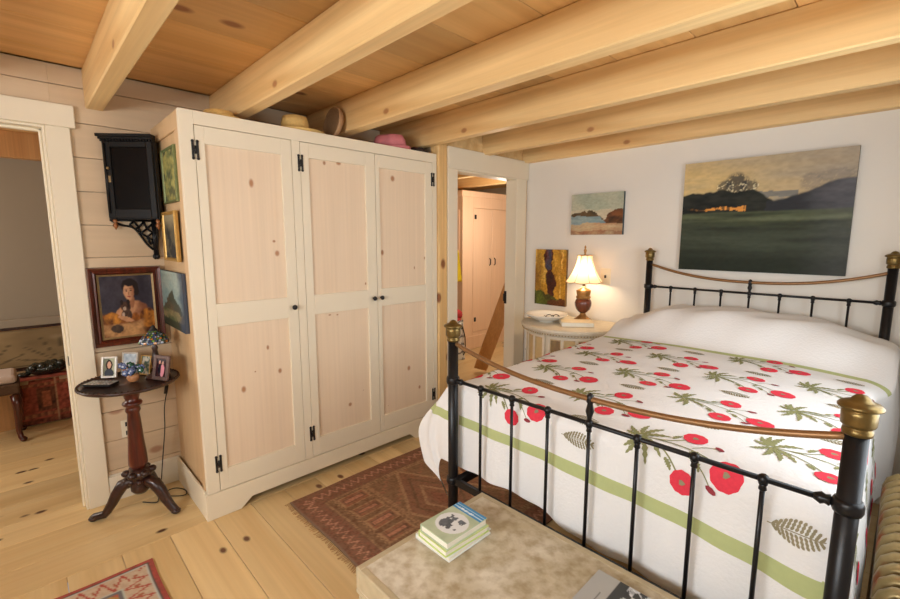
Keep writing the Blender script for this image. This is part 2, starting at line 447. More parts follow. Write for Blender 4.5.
# left wall : washed boards with real gaps, door opening y -.62 .. .155
def board_wall(zs, segs, x0, x1):
    b = MB()
    for z0, z1 in zip(zs, zs[1:]):
        for (ya, yb, za, zb) in segs:
            lo, hi = max(z0, za), min(z1, zb)
            if hi - lo > .01: b.box((x0, ya, lo + (.0015 if lo == z0 else 0)), (x1, yb, hi - (.0015 if hi == z1 else 0)))
    return b
zs = [.0] + [.366 - .1805 + .1805 * i for i in range(0, 14)]
b = board_wall(zs, [(YF, -.72, 0, ZC), (-.72, .2, 2.16, ZC), (.2, 2.46, 0, ZC)], XL - .018, XL)
struct(b.build('wall_left', M['shiplap'], bevel=.0015))
b = MB(); b.box((XL - .12, YF, 0), (XL - .019, -.70, ZC)); b.box((XL - .12, -.70, 2.13), (XL - .019, .175, ZC)); b.box((XL - .12, .175, 0), (XL - .019, 2.46, ZC))
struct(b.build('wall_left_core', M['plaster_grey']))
# left door casing
b = MB()
b.box((XL, .167, 0), (XL + .022, .266, 2.135)); b.box((XL, -.80, 0), (XL + .022, -.70, 2.135))
b.box((XL, -.83, 2.135), (XL + .03, .290, 2.25)); b.box((XL, -.70, 2.122), (XL + .012, .167, 2.135))
b.box((XL - .12, .155, 0), (XL + .014, .167, 2.135)); b.box((XL - .12, -.70, 0), (XL + .014, -.688, 2.135)); b.box((XL - .12, -.70, 2.122), (XL + .01, .167, 2.136))
b.box((XL - .075, .143, 0), (XL - .04, .155, 2.122)); b.box((XL - .075, -.688, 2.11), (XL - .04, .155, 2.122))
struct(b.build('trim_1', M['cream'], bevel=.003), 'cream door casing at the left edge casing')
b = MB(); b.box((XL - .035, .152, .855), (XL - .012, .155, .905))
tag(b.build('strike_plate', M['black'], origin=(XL - .02, .154, .88)), 'small dark strike plate on the left door jamb', 'strike plate')
b = MB(); b.box((XL, .266, 0), (XL + .018, Y0, .155)); b.box((XL, .266, .155), (XL + .012, Y0, .163))
struct(b.build('baseboard_left', M['white_trim'], bevel=.003))
# wall behind wardrobe end and the far doorway wall
b = MB(); b.box((XL - .1, 2.40, 0), (-2.64, 2.46, ZC)); struct(b.build('wall_return', M['shiplap']))
b = MB()
b.box((XD - .105, 2.46, 2.10), (XD, YB, ZC)); b.box((XD - .105, 2.46, 0), (XD, 2.548, 2.10)); b.box((XD - .105, 3.342, 0), (XD, YB, 2.10))
struct(b.build('wall_doorway', M['beam'], origin=(XD, 2.46, 0)))
b = MB(); b.box((XD - .08, 2.361, 0), (XD + .012, 2.455, ZC))
o = struct(b.build('timber_post', M['post'], bevel=.006, origin=(XD, 2.4, 0))); o['label'] = 'raw knotty timber post beside the wardrobe'; o['category'] = 'post'
b = MB()
b.box((XD, 2.457, 0), (XD + .02, 2.563, 2.10)); b.box((XD, 3.33, 0), (XD + .02, 3.478, 2.10)); b.box((XD, 2.457, 2.10), (XD + .026, 3.503, 2.265))
b.box((XD - .105, 2.548, 0), (XD + .012, 2.560, 2.10)); b.box((XD - .105, 3.33, 0), (XD + .008, 3.343, 2.10)); b.box((XD - .105, 2.548, 2.088), (XD + .008, 3.343, 2.102))
struct(b.build('trim_2', M['cream'], bevel=.003), 'cream door casing between wardrobe and bed wall casing')
b = MB(); b.box((XD - .104, 3.323, .94), (XD - .08, 3.33, 1.06)); b.tube([(XD - .10, 3.327, 1.04), (XD - .10, 3.312, 1.03), (XD - .10, 3.312, .97), (XD - .10, 3.327, .96)], .006, 6)
tag(b.build('door_latch', M['black'], origin=(XD - .09, 3.326, 1.0)), 'black iron latch on the cream jamb of the far doorway', 'latch')
# bed wall, right wall, wall behind the viewer
b = MB(); b.box((XD - .105, YB, 0), (XR + .1, YB + .1, ZC)); struct(b.build('wall_bed', M['plaster']))
b = MB()
WX0, WX1, WZ0, WZ1 = -1.55, .20, 1.30, 1.95
b.box((XL, YF - .1, 0), (WX0, YF, ZC)); b.box((WX1, YF - .1, 0), (XR + .1, YF, ZC)); b.box((WX0, YF - .1, 0), (WX1, YF, WZ0)); b.box((WX0, YF - .1, WZ1), (WX1, YF, ZC))
struct(b.build('wall_rear', M['plaster']))
RY0, RY1, RZ0, RZ1 = 1.25, 2.45, .95, 2.0
b = MB()
SY0, SY1 = -1.35, -.35
b.box((XR, YF, 0), (XR + .1, SY0, ZC)); b.box((XR, SY1, 0), (XR + .1, RY0, ZC)); b.box((XR, RY1, 0), (XR + .1, YB, ZC))
for a, c, z0, z1 in ((SY0, SY1, WZ0, WZ1), (RY0, RY1, RZ0, RZ1)):
    b.box((XR, a, 0), (XR + .1, c, z0)); b.box((XR, a, z1), (XR + .1, c, ZC))
struct(b.build('wall_right', M['plaster']))
def window(n, axis, pos, a0, a1, z0, z1, nm):
    b = MB()
    def bx(p0, p1, q0, q1):
        if axis == 'y': b.box((p0, pos - .05, q0), (p1, pos - .01, q1))
        else: b.box((pos + .01, p0, q0), (pos + .05, p1, q1))
    t = .045
    bx(a0, a0 + t, z0, z1); bx(a1 - t, a1, z0, z1); bx(a0, a1, z0, z0 + t); bx(a0, a1, z1 - t, z1); bx(a0, a1, (z0 + z1) / 2 - .018, (z0 + z1) / 2 + .018)
    for i in range(1, nm): 
        m = a0 + (a1 - a0) * i / nm; bx(m - .015, m + .015, z0, z1)
    struct(b.build(n, M['winframe'], bevel=.003))
window('window_1', 'y', YF, WX0, WX1, WZ0, WZ1, 4)
window('window_2', 'x', XR, RY0, RY1, RZ0, RZ1, 2)
window('window_3', 'x', XR, SY0, SY1, WZ0, WZ1, 2)

# room beyond the left door
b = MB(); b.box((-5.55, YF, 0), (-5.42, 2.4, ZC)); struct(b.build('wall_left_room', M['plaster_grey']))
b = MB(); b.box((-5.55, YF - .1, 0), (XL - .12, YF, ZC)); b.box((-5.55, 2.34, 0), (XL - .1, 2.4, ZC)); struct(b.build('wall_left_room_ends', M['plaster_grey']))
b = MB()
for i in range(8): b.box((-5.55 + .3 * i, YF, ZC), (-5.552 + .3 * (i + 1), 2.4, ZC + .03))
struct(b.build('ceiling_left_room', M['ceil']))
b = MB(); b.box((-5.42, YF, 2.235), (-5.33, 2.34, ZC)); o = struct(b.build('wall_beam', M['board'], bevel=.004)); o['label'] = 'brown timber along the top of the left room wall'; o['category'] = 'beam'
b = MB(); b.box((-5.42, YF, .0), (-5.40, 2.34, .14)); struct(b.build('baseboard_left_room', M['white_trim']))
# room beyond the far doorway
b = MB(); b.box((-6.3, 6.2, 0), (-2.66, 6.3, ZC)); struct(b.build('wall_hall_end', M['plaster']))
b = MB(); b.box((-6.3, 2.46, 0), (-6.2, 6.2, ZC)); struct(b.build('wall_hall_far', M['plaster']))
b = MB(); b.box((-6.3, 2.4, 0), (XL - .1, 2.46, ZC)); struct(b.build('wall_hall_near', M['plaster']))
b = MB(); b.box((XD - .105, YB + .1, 0), (XD - .02, 6.3, ZC)); struct(b.build('wall_hall_side', M['plaster']))
b = MB()
for i in range(11): b.box((-6.3 + .36 * i, 2.46, ZC), (-6.302 + .36 * (i + 1), 6.3, ZC + .03))
struct(b.build('ceiling_hall', M['ceil']))
for i, y in enumerate((3.0, 3.75, 4.5)):
    b = MB(); b.box((-6.2, y, 2.26), (XD - .105, y + .09, ZC)); o = struct(b.build('ceiling_beam', M['beam'], bevel=.005, origin=(-4, y, 2.3)))
    o['label'] = 'ceiling beam seen through the far doorway'; o['category'] = 'beam'

# ---------------------------------------------------------------- wardrobe
W = thing('wardrobe', 'tall built-in cream wardrobe with three washed pine panelled doors', 'wardrobe', (XW, (Y0 + Y1) / 2, 0))
xf = XW - .002
b = MB()
b.box((XL + .002, Y0 + .012, .02), (XW - .03, Y0 + .03, HW - .02))                    # side panel
b.box((XL + .002, Y0, HW - .09), (XW - .03, Y0 + .012, HW)); b.box((XW - .10, Y0, .155), (XW - .03, Y0 + .012, HW - .09))
b.build('side', M['side_pine'], W, bevel=.002)
b = MB(); b.box((XL + .002, Y1 - .02, .02), (XW - .03, Y1, HW - .02)); b.box((XL + .002, Y0 + .012, HW - .02), (XW - .03, Y1, HW)); b.box((XL + .002, Y0 + .02, .12), (XW - .03, Y1, .14)); b.box((XL + .002, Y0 + .02, .12), (XL + .012, Y1, 2.13))
b.build('carcass', M['side_pine'], W)
b = MB()
x0, x1 = XW - .03, XW
b.box((x0, Y0 - .002, .15), (x1, .697, HW)); b.box((x0, 1.207, .15), (x1, 1.257, 2.125)); b.box((x0, 2.315, .15), (x1, Y1, 2.125)); b.box((x0, .697, 2.125), (x1, Y1, HW))
b.build('face_frame', M['cream'], W, bevel=.0015)
b = MB()
P = [(Y0 - .014, 0), (.80, 0), (.865, .052), (2.06, .052), (2.12, 0), (Y1, 0), (Y1, .148), (Y0 - .014, .148)]
b.prism([(p[0], p[1]) for p in P], 0, XW - .03, XW + .008)
b.box((XL + .019, Y0 - .014, 0), (XW - .03, Y0 - .001, .152)); b.box((XL + .019, Y0 - .011, .152), (XW - .03, Y0 - .001, .160))
b.build('plinth', M['cream'], W, bevel=.002)
KN_L = [[(.97, 1.86, .016, .03), (1.095, 1.47, .017, .022), (1.08, 1.54, .012, .01)],
        [(.86, .70, .016, .024), (.93, .79, .006, .006), (1.075, .765, .014, .020), (1.01, .92, .010, .018)],
        [(1.42, 2.02, .013, .016), (1.475, 2.045, .006, .007), (1.52, 2.03, .022, .016), (1.70, 1.25, .008, .012)],
        [(1.42, 1.065, .013, .006), (1.475, 1.06, .010, .006), (1.55, .425, .017, .018), (1.66, .5, .004, .004)],
        [(1.945, 1.975, .022, .026), (1.845, 1.46, .016, .024), (2.135, 1.34, .007, .016), (2.236, 1.41, .008, .014)],
        [(2.07, .575, .018, .024), (2.175, .40, .014, .018), (1.87, .33, .003, .004)]]
doors = [(.700, 1.204, .744, 1.142, 1, .683), (1.260, 1.788, 1.312, 1.713, 1, 1.244), (1.792, 2.312, 1.825, 2.242, -1, 2.326)]
for di, (ya, yb, pa, pb, sgn, hy) in enumerate(doors):
    b = MB(); za, zb = .152, 2.122
    b.box((XW - .026, ya, za), (XW, pa, zb)); b.box((XW - .026, pb, za), (XW, yb, zb))
    b.box((XW - .026, pa, za), (XW, pb, .270)); b.box((XW - .026, pa, 1.082), (XW, pb, 1.206)); b.box((XW - .026, pa, 2.035), (XW, pb, zb))
    d = b.build('door', M['cream'], W, bevel=.0015)
    for k, (z0, z1) in enumerate(((1.206, 2.035), (.270, 1.082))):
        b = MB(); xp = XW - .012
        n = 4; 
        b.box((xp - .008, pa, z0), (xp, pb, z1))
        for (ky, kz, ru, rv) in KN_L[di * 2 + k]:
            if pa < ky < pb and z0 < kz < z1:
                b.knot((xp + .0006, ky, kz), (0, 1, 0), (0, 0, 1), ru, rv)
        b.build('panel', M['panel'], d, recalc=False)
    ky = {0: 1.172, 1: 1.752, 2: 1.814}[di]
    b = MB(); b.lathe([(.006, 0), (.006, .012), (.011, .015), (.0155, .021), (.0155, .026), (.011, .031), (0, .033)], (XW, ky, 1.145), 14, axis=0)
    b.build('knob', M['black'], d)
    for hz in (2.0, .312):
        b = MB(); s2 = .013 * 1
        e = ya - .002 if sgn > 0 else yb + .002
        for s in (-1, 1):
            yc = e + s * .011
            b.box((XW, yc - .0055, hz - .042), (XW + .004, yc + .0055, hz + .042))
            for q in (-1, 1): b.ball((XW + .002, yc, hz + q * .042), .008, 6)
        b.box((XW, e - .012, hz - .008), (XW + .005, e + .012, hz + .008)); b.tube([(XW + .005, e, hz - .02), (XW + .005, e, hz + .02)], .005, 8)
        b.build('hinge', M['black'], d)

# hats and bits on top of the wardrobe
def hat(name, c, rb, rc, hc, mat, label, cat, band=None, squash=(1, 1), wob=None):
    t = thing(name, label, cat, c)
    b = MB(); b.lathe([(rb, .012), (rb - .004, .018), (rb * .8, .010), (rc * 1.05, .008), (rc * .98, hc * .6), (rc * .86, hc * .92), (rc * .5, hc), (0, hc * .98), (0, hc * .9), (rc * .9, hc * .6), (rc, .001), (rb * .8, .001), (rb, .012)], c, 28, squash=squash, wob=wob)
    b.build('hat_body', mat, t, recalc=True)
    if band:
        b = MB(); b.lathe([(rc * 1.06, .010), (rc * 1.03, .03), (rc * .98, .03), (rc * .98, .010), (rc * 1.06, .010)], c, 28, squash=squash); b.build('hat_band', band, t)
    return t
hat('straw_hat', (-2.72, .872, HW), .13, .082, .058, M['straw'], 'low straw hat on the wardrobe top, nearest its left corner', 'hat')
hat('straw_hat', (-2.745, 1.325, HW), .19, .085, .122, M['straw'], 'wide brimmed straw hat with a tall crown on the wardrobe', 'hat')
t = MB(); t.xf = Matrix.Translation((-2.70, 1.583, HW + .108)) @ Matrix.Rotation(R(80), 4, 'X')
t.lathe([(.095, .03), (.101, .032), (.106, .026), (.10, .0), (.08, -.004), (0, -.004), (0, .002), (.078, .004), (.095, .03)], (0, 0, 0), 26)
tag(t.build('woven_tray', M['wicker'], origin=(-2.70, 1.58, HW)), 'small round tan woven tray leaning against the third beam on the wardrobe', 'tray')
hat('felt_hat', (-2.70, 2.03, HW), .15, .118, .105, M['pink'], 'slouchy pink hat on top of the wardrobe at the right', 'hat', squash=(1, .95), wob=lambda a, h: 1 + .10 * math.sin(3 * a + h * 20) + .05 * math.sin(7 * a))
hat('beret', (-2.66, 2.245, HW), .085, .06, .045, M['dark_felt'], 'dark flat beret on the wardrobe top next to the pink hat', 'hat')

# ---------------------------------------------------------------- black hanging cabinet
C0 = (-3.09, .55, 1.66)
T = thing('hanging_cabinet', 'small black glazed corner cabinet hanging above the framed portrait', 'cabinet', C0)
za, zb = 1.665, 2.085
CA, CB, CC = Vector((XL + .003, .418, 0)), Vector((-2.998, .619, 0)), Vector((XL + .003, .619, 0))
ab = (CB - CA); cw = ab.length; ab.normalize(); cn = Vector((ab.y, -ab.x, 0)); cd = .03
cm = (CA + CB) / 2 + cn * cd                      # middle of the front
XC = frame_xf(cm, cn)
def foot(e=0.0):
    a, c = CA + cn * (cd + e) - ab * e, CB + cn * (cd + e) + ab * min(e, .004)
    a.x = max(a.x, XL + .003); c.y = min(c.y, .619)
    return [(p.x, p.y) for p in (CC, CA, a, c, CB)]
b = MB()
b.prism(foot(), 2, za, za + .02); b.prism(foot(), 2, zb - .02, zb); b.prism(foot(-.012), 2, za + .215, za + .223)
b.box((XL + .003, .40, za), (XL + .011, .619, zb)); b.box((XL + .003, .611, za), (-2.998, .619, zb))
for p, q in ((CA, CA + cn * cd), (CB, CB + cn * cd)):
    t_ = (q - p).normalized(); s2 = Vector((-t_.y, t_.x, 0)) * .004
    b.prism([((p + s2).x, (p + s2).y), ((p - s2).x, (p - s2).y), ((q - s2).x, (q - s2).y), ((q + s2).x, (q + s2).y)], 2, za, zb)
b.build('case', M['ebony'], T)
b = MB()
for e, z0, z1 in ((.010, 0, .014), (.016, .012, .024), (.024, .024, .040)): b.prism(foot(e), 2, zb + z0, zb + z1)
b.xf = XC
k = -cw / 2
while k < cw / 2: 
    b.box((k, -.020, zb + .002), (k + .008, -.008, zb + .012)); k += .016
b.build('cornice', M['ebony'], T, bevel=.0015)
b = MB(); b.xf = XC; w2 = cw / 2
b.box((-w2, -.012, za + .004), (-w2 + .040, .003, zb)); b.box((w2 - .032, -.012, za + .004), (w2, .003, zb)); b.box((-w2 + .04, -.012, za + .004), (w2 - .032, .003, za + .055)); b.box((-w2 + .04, -.012, zb - .03), (w2 - .032, .003, zb))
d = b.build('door', M['ebony'], T, bevel=.003)
b = MB(); b.xf = XC
b.tube([(-w2 + .014, -.014, za + .03), (-w2 + .014, -.014, zb - .01)], .006, 8)
b.build('reeded_stile', M['ebony'], d)
b = MB(); b.xf = XC; b.box((-w2 + .04, -.002, za + .055), (w2 - .032, .0, zb - .03)); b.build('glass_pane', M['pane_black'], d)
b = MB(); b.xf = XC; b.ball((-w2 + .028, -.022, 1.94), .008, 8); b.tube([(-w2 + .028, -.010, 1.94), (-w2 + .028, -.02, 1.94)], .004, 6); b.build('knob', M['dull_gold'], d)
b = MB(); b.xf = XC; b.box((-w2 + .022, -.0145, 1.865), (-w2 + .034, -.012, 1.90)); b.build('keyhole_plate', M['dull_gold'], d)
for x in (-w2 + .018, w2 - .014):
    b = MB(); p = XC @ Vector((x, .012, 0)); b.lathe([(0, -.062), (.005, -.054), (.014, -.038), (.010, -.026), (.006, -.020), (.012, -.012), (.008, 0)], (p.x, p.y, za), 10); b.build('finial', M['copper'], T)
def fret(P3, nm):
    """pierced bracket: P3(s, z) maps the run along the wall (0 = corner) and height to the room"""
    b = MB()
    def bar(p, q, w=.0055): b.tube([P3(*p), P3(*q)], w, 6)
    L_ = .215
    bar((.008, -.0), (.008, -.215), .010); bar((0, -.006), (L_, -.006), .006)
    b.ball(P3(.012, -.216), .014, 8, sc=(.7, .9, 1.3))
    cur = [P3(L_ - .008 - (L_ - .026) * ((i / 16) ** .85), -.010 - .165 * ((i / 16) ** 1.6) - .012 * math.sin(i / 16 * PI * 3)) for i in range(17)]
    b.tube(cur, .0065, 6)
    N = [(.015, -.025), (.042, -.052), (.015, -.075), (.055, -.012), (.082, -.044), (.105, -.010), (.045, -.098), (.015, -.12), (.074, -.078), (.125, -.030), (.028, -.145), (.10, -.055)]
    for i, j in ((0, 1), (1, 2), (1, 3), (3, 4), (4, 5), (4, 8), (8, 6), (6, 7), (6, 2), (5, 9), (1, 8), (6, 10), (10, 7), (4, 11), (11, 9)): bar(N[i], N[j], .0060)
    return b.build(nm, M['ebony'], T)
fret(lambda s_, z: Vector((XL + .012, .612 - s_, za + z)), 'fretwork_bracket')
fret(lambda s_, z: Vector((XL + .012 + s_ * .62, .612, za + z)), 'fretwork_bracket')

# ---------------------------------------------------------------- pictures
def brush(f, amp=.05, sc=7, sd=300, grain=.12):
    def g(u, v):
        uu = u + amp * (fbm(u * sc, v * sc, sd) - .5); vv = v + amp * .7 * (fbm(u * sc, v * sc, sd + 9) - .5)
        c = f(min(1, max(0, uu)), min(1, max(0, vv)))
        k = 1 + grain * (fbm(u * 30, v * 55, sd + 20) - .5) * 2
        return (c[0] * k, c[1] * k, c[2] * k, 1)
    return g
def picture(name, c, n, w, h, depth, paintf, label, frame=None, fw=0, nu=60, nv=60, fdepth=None, liner=None, lw=0, backing=None, mat=None, cat='painting', up=(0, 0, 1)):
    """c is the middle of the back of the picture, on the wall"""
    X = frame_xf(c, n, up)
    t = thing(name, label, cat, c)
    pw, ph = w - 2 * (fw + lw), h - 2 * (fw + lw)
    y = -(depth if not frame else depth * .55)
    b = MB(); b.xf = X
    b.grid(nu, nv, lambda u, v: ((u - .5) * pw, y, (v - .5) * ph), 0, paintf, False)
    b.build('canvas', mat or M['oil'], t, recalc=False)
    b = MB(); b.xf = X; b.box((-pw / 2, -.0005, -ph / 2), (pw / 2, y + .0006, ph / 2)); b.build('stretcher_edge', backing or M['dark_felt'], t)
    def ring(W_, H_, f, d0, d1, nm, m, prof=True):
        b = MB(); b.xf = X
        O = [(-W_ / 2, -H_ / 2), (W_ / 2, -H_ / 2), (W_ / 2, H_ / 2), (-W_ / 2, H_ / 2)]
        pr = [(0, 0), (0, d0), (.12, d1), (.45, d1 * .86), (.62, d1 * .55 + d0 * .3), (.8, d1 * .8), (1, d1 * .5), (1, 0)] if prof else [(0, 0), (0, d1), (1, d1 * .8), (1, 0)]
        rows = []
        for (sx, sz) in O:
            kx, kz = (1 if sx > 0 else -1), (1 if sz > 0 else -1)
            rows.append([b.av((sx - kx * f * p, -q, sz - kz * f * p)) for p, q in pr])
        for i in range(4):
            A, B_ = rows[i], rows[(i + 1) % 4]
            for k in range(len(pr) - 1): b.af((A[k], B_[k], B_[k + 1], A[k + 1]))
        return b.build(nm, m, t)
    if frame: ring(w, h, fw, depth * .6, depth, 'frame', frame)
    if liner: ring(w - 2 * fw, h - 2 * fw, lw, depth * .6, depth * .7, 'liner', liner, False)
    return t

def p_portrait(u, v):
    y = 1 - v
    wu, wy = u + .02 * (fbm(u * 14, y * 14, 2) - .5), y + .02 * (fbm(u * 14, y * 14, 7) - .5)
    c = mixc(S(46, 42, 52), S(74, 68, 76), fbm(u * 5, v * 5, 1))
    def el(cx, cy, rx, ry, rot=0, soft=.22):
        dx, dy = wu - cx, wy - cy
        ca, sa = math.cos(rot), math.sin(rot)
        q = ((dx * ca + dy * sa) / rx) ** 2 + ((-dx * sa + dy * ca) / ry) ** 2
        return sm(1 + soft, 1 - soft, q)
    skin = mixc(S(206, 150, 108), S(136, 82, 56), sm(.50, .82, u + .12 * (fbm(u * 8, y * 8, 3) - .5)))
    dark = S(36, 26, 26)
    if y > .58: c = mixc(c, mixc(S(150, 88, 42), S(70, 42, 30), fbm(u * 9, v * 11, 3)), sm(.58, .66, y))
    c = mixc(c, skin, el(.62, .60, .27, .17)); c = mixc(c, S(150, 96, 66), .5 * el(.72, .66, .14, .10))
    c = mixc(c, skin, el(.34, .62, .15, .075, -.75))
    c = mixc(c, mixc(S(214, 136, 48), S(96, 52, 30), fbm(u * 12, v * 12, 5)), el(.86, .73, .17, .17, .3))
    c = mixc(c, mixc(S(214, 140, 54), S(96, 54, 32), fbm(u * 12, v * 12, 6)), el(.18, .70, .16, .11, .2))
    c = mixc(c, mixc(S(190, 112, 44), S(110, 60, 32), fbm(u * 14, v * 10, 15)), el(.62, .80, .10, .17))
    c = mixc(c, S(160, 106, 74), el(.58, .42, .055, .11))
    c = mixc(c, dark, el(.56, .17, .16, .13)); c = mixc(c, dark, el(.68, .25, .06, .09))
    c = mixc(c, mixc(S(212, 158, 118), S(150, 96, 68), sm(.52, .64, u)), el(.535, .265, .10, .145))
    c = mixc(c, dark, el(.57, .115, .13, .062))
    for ex in (.495, .575):
        c = mixc(c, S(44, 28, 26), el(ex, .245, .020, .010, 0, .5)); c = mixc(c, S(74, 46, 36), .7 * el(ex, .218, .032, .008, 0, .5))
    c = mixc(c, S(150, 96, 70), .8 * el(.530, .295, .012, .03, 0, .5)); c = mixc(c, S(156, 62, 54), el(.532, .345, .036, .011, 0, .5))
    c = mixc(c, mixc(S(34, 26, 26), S(96, 66, 50), fbm(u * 22, v * 22, 8)), el(.45, .51, .10, .085)); c = mixc(c, mixc(S(40, 30, 30), S(100, 74, 60), fbm(u * 16, v * 16, 9)), el(.46, .65, .10, .10))
    for ex in (.38, .51): c = mixc(c, S(40, 30, 28), el(ex, .44, .03, .045))
    c = mixc(c, S(190, 164, 142), el(.42, .545, .032, .026)); c = mixc(c, S(206, 178, 156), .9 * el(.40, .645, .028, .042))
    c = mixc(c, skin, el(.44, .715, .17, .038, .3))
    k = sm(.77, .81, y + .25 * max(0, u - .55)); c = mixc(c, mixc(S(214, 162, 106), S(120, 76, 48), fbm(u * 7, v * 12, 11)), k * sm(.85, .7, u))
    c = mixc(c, mixc(S(50, 42, 40), S(90, 70, 56), fbm(u * 12, v * 12, 12)), el(.25, .87, .12, .07))
    return mixc(c, S(30, 24, 24), .25 * fbm(u * 26, v * 26, 19))
picture('framed_portrait', (XL, .442, 1.166), (1, 0, 0), .352, .455, .045, p_portrait, 'framed portrait of a dark haired woman holding a small animal', M['mahog'], .042, 80, 100, liner=M['dull_gold'], lw=.010)

def p_green(u, v):
    c = mixc(S(60, 84, 54), S(176, 166, 96), fbm(u * 6, v * 9, 21))
    return mixc(c, S(40, 52, 46), sm(.5, .8, fbm(u * 4 + 5, v * 6, 24)) * .7)
picture('framed_print', (-2.79, Y0, 1.89), (0, -1, 0), .27, .285, .014, brush(p_green), 'small mottled green picture in a thin pale green frame, topmost on the wardrobe side', plain('green_gilt', S(112, 122, 76), .4, .3, .3, 60), .014, 40, 40)
def p_grey(u, v):
    c = mixc(S(96, 90, 72), S(44, 44, 46), sm(.3, .6, fbm(u * 5, v * 6, 31)))
    return mixc(c, S(168, 154, 120), sm(.62, .9, v) * .8)
picture('gilt_framed_picture', (-2.855, Y0, 1.567), (0, -1, 0), .275, .275, .022, brush(p_grey), 'small dark landscape in a bright gold frame on the wardrobe side', M['gold'], .020, 40, 40)
def p_hill(u, v):
    c = mixc(S(168, 178, 166), S(120, 150, 150), fbm(u * 3, v * 4, 41))
    if v < .55 - .9 * abs(u - .52) + .08 * fbm(u * 9, 1, 2) + .1: c = mixc(S(96, 82, 62), S(70, 78, 66), fbm(u * 6, v * 8, 42))
    if v < .3: c = mixc(S(84, 92, 60), S(140, 124, 88), fbm(u * 5, v * 14, 43))
    if v < .12: c = S(58, 62, 46)
    return mixc(c, S(64, 74, 92), sm(.74, .95, u) * .85)
picture('landscape_canvas', (-2.915, Y0, 1.207), (0, -1, 0), .50, .325, .02, brush(p_hill, .10), 'unframed mountain landscape canvas lowest on the wardrobe side', None, 0, 60, 40, backing=plain('slate_edge', S(70, 78, 92), .6))

def p_field(u, v):
    c = mixc(S(214, 184, 124), S(176, 160, 134), sm(.1, .9, u) * .8 + .3 * sm(.75, 1, v))
    c = mixc(c, S(226, 196, 128), sm(.2, .0, abs(v - .78)) * sm(.7, .1, u) * .7)
    c = mixc(c, S(158, 152, 140), .45 * fbm(u * 3 + v, v * 12, 51))
    hl = .695 + .015 * sm(.0, .2, u) + .025 * fbm(u * 14, 0, 52) - .13 * sm(.44, .62, u)
    hr = .60 + .15 * sm(.56, .95, u) + .02 * fbm(u * 12, 3, 53)
    for cx, cy, rx, ry, sd, op in ((.355, .785, .075, .095, 54, .85), (.285, .755, .055, .065, 55, .75), (.43, .755, .055, .065, 56, .75), (.78, .76, .06, .07, 57, .4), (.91, .79, .11, .06, 58, .4)):
        d = ((u - cx) / rx) ** 2 + ((v - cy) / ry) ** 2
        if d < 1.4:
            a = math.atan2(u - cx, v - cy + ry)
            n = .5 * fbm(a * 16, d * 4, sd, 2) + .5 * fbm(u * 120, v * 90, sd + 3, 2)
            c = mixc(c, S(58, 60, 62) if u < .6 else S(104, 104, 106), op * sm(1.35, .5, d) * sm(.25, .6, n + .25 * sm(.9, .1, d)))
            if u < .5 and n < .36 and .1 < d < 1 and v < cy + .02: c = mixc(c, S(240, 228, 186), .8)
    if abs(v - .675) < .025 and .42 < u < .72: c = mixc(c, S(84, 100, 112), .7)
    if .56 < v < .65 and .5 < u < .72: c = mixc(c, S(104, 118, 128), .6 * fbm(u * 24, v * 24, 59))
    c = mixc(c, mixc(S(30, 32, 32), S(52, 54, 46), fbm(u * 9, v * 20, 60)), sm(hl + .008, hl - .008, v))
    if u > .54: c = mixc(c, mixc(S(48, 50, 54), S(92, 92, 98), sm(.6, 1, u) * fbm(u * 6, v * 16, 61)), sm(hr + .012, hr - .012, v))
    if abs(v - .565 - .006 * math.sin(u * 30)) < .006 + .02 * sm(.12, .3, u) * fbm(u * 40, 2, 3) and .04 < u < .43:
        c = mixc(c, S(236, 160, 72), (.9 if fbm(u * 70, v * 10, 62) > .42 else .2) * sm(.02, .24, u))
    k = sm(.54, .525, v)
    f = mixc(S(40, 46, 36), S(96, 104, 74), sm(.34, .50, v) * fbm(u * 2.4, v * 26, 63))
    f = mixc(f, S(92, 100, 82), .5 * fbm(u * 2, v * 18, 64) * sm(.05, .3, v))
    f = mixc(f, S(112, 120, 94), .5 * sm(.03, .0, abs(v - .455 - .02 * fbm(u * 5, 0, 66))) * sm(.25, .6, u))
    c = mixc(c, f, k)
    return mixc(c, S(150, 150, 156), .12 * sm(.7, 1, u))  # pale grey veil towards the right edge paints in the window sheen
picture('landscape_painting', (-.694, YB, 1.708), (0, -1, 0), .92, .745, .032, brush(p_field, .012, 9, 350, .10), 'large unframed painting of dusk trees and a dark green field above the bed', None, 0, 150, 120, backing=plain('canvas_edge', S(64, 70, 62), .6))
def p_shore(u, v):
    c = mixc(S(196, 192, 168), S(160, 168, 150), fbm(u * 3, v * 3, 71))
    if v < .6: c = mixc(c, S(206, 188, 160), .5)
    if v < .57 and u < .62 and v < .47 + .05 * math.sin(u * 5) + .07 * fbm(u * 14, 2, 72) - .12 * sm(.45, .62, u): c = mixc(S(66, 60, 46), S(100, 78, 56), fbm(u * 9, v * 9, 73))
    if u > .5 and v < .28 + .33 * sm(.5, .95, u) + .04 * fbm(u * 16, 4, 74): c = mixc(S(70, 52, 40), S(128, 82, 52), fbm(u * 8, v * 10, 75))
    if .26 < v < .44 and u < .55 + (.44 - v) * .8: c = mixc(S(112, 138, 146), S(150, 164, 162), fbm(u * 4, v * 20, 76))
    if v < .27: c = mixc(S(176, 134, 100), S(190, 174, 140), fbm(u * 5, v * 16, 77))
    if v < .10: c = mixc(c, S(140, 92, 70), fbm(u * 8, v * 8, 78))
    return c
picture('seascape_canvas', (-1.825, YB, 1.760), (0, -1, 0), .46, .34, .03, brush(p_shore, .09, 6, 310), 'small unframed shore landscape canvas above the lit bedside lamp', None, 0, 80, 60, backing=plain('teal_edge', S(52, 70, 72), .6))
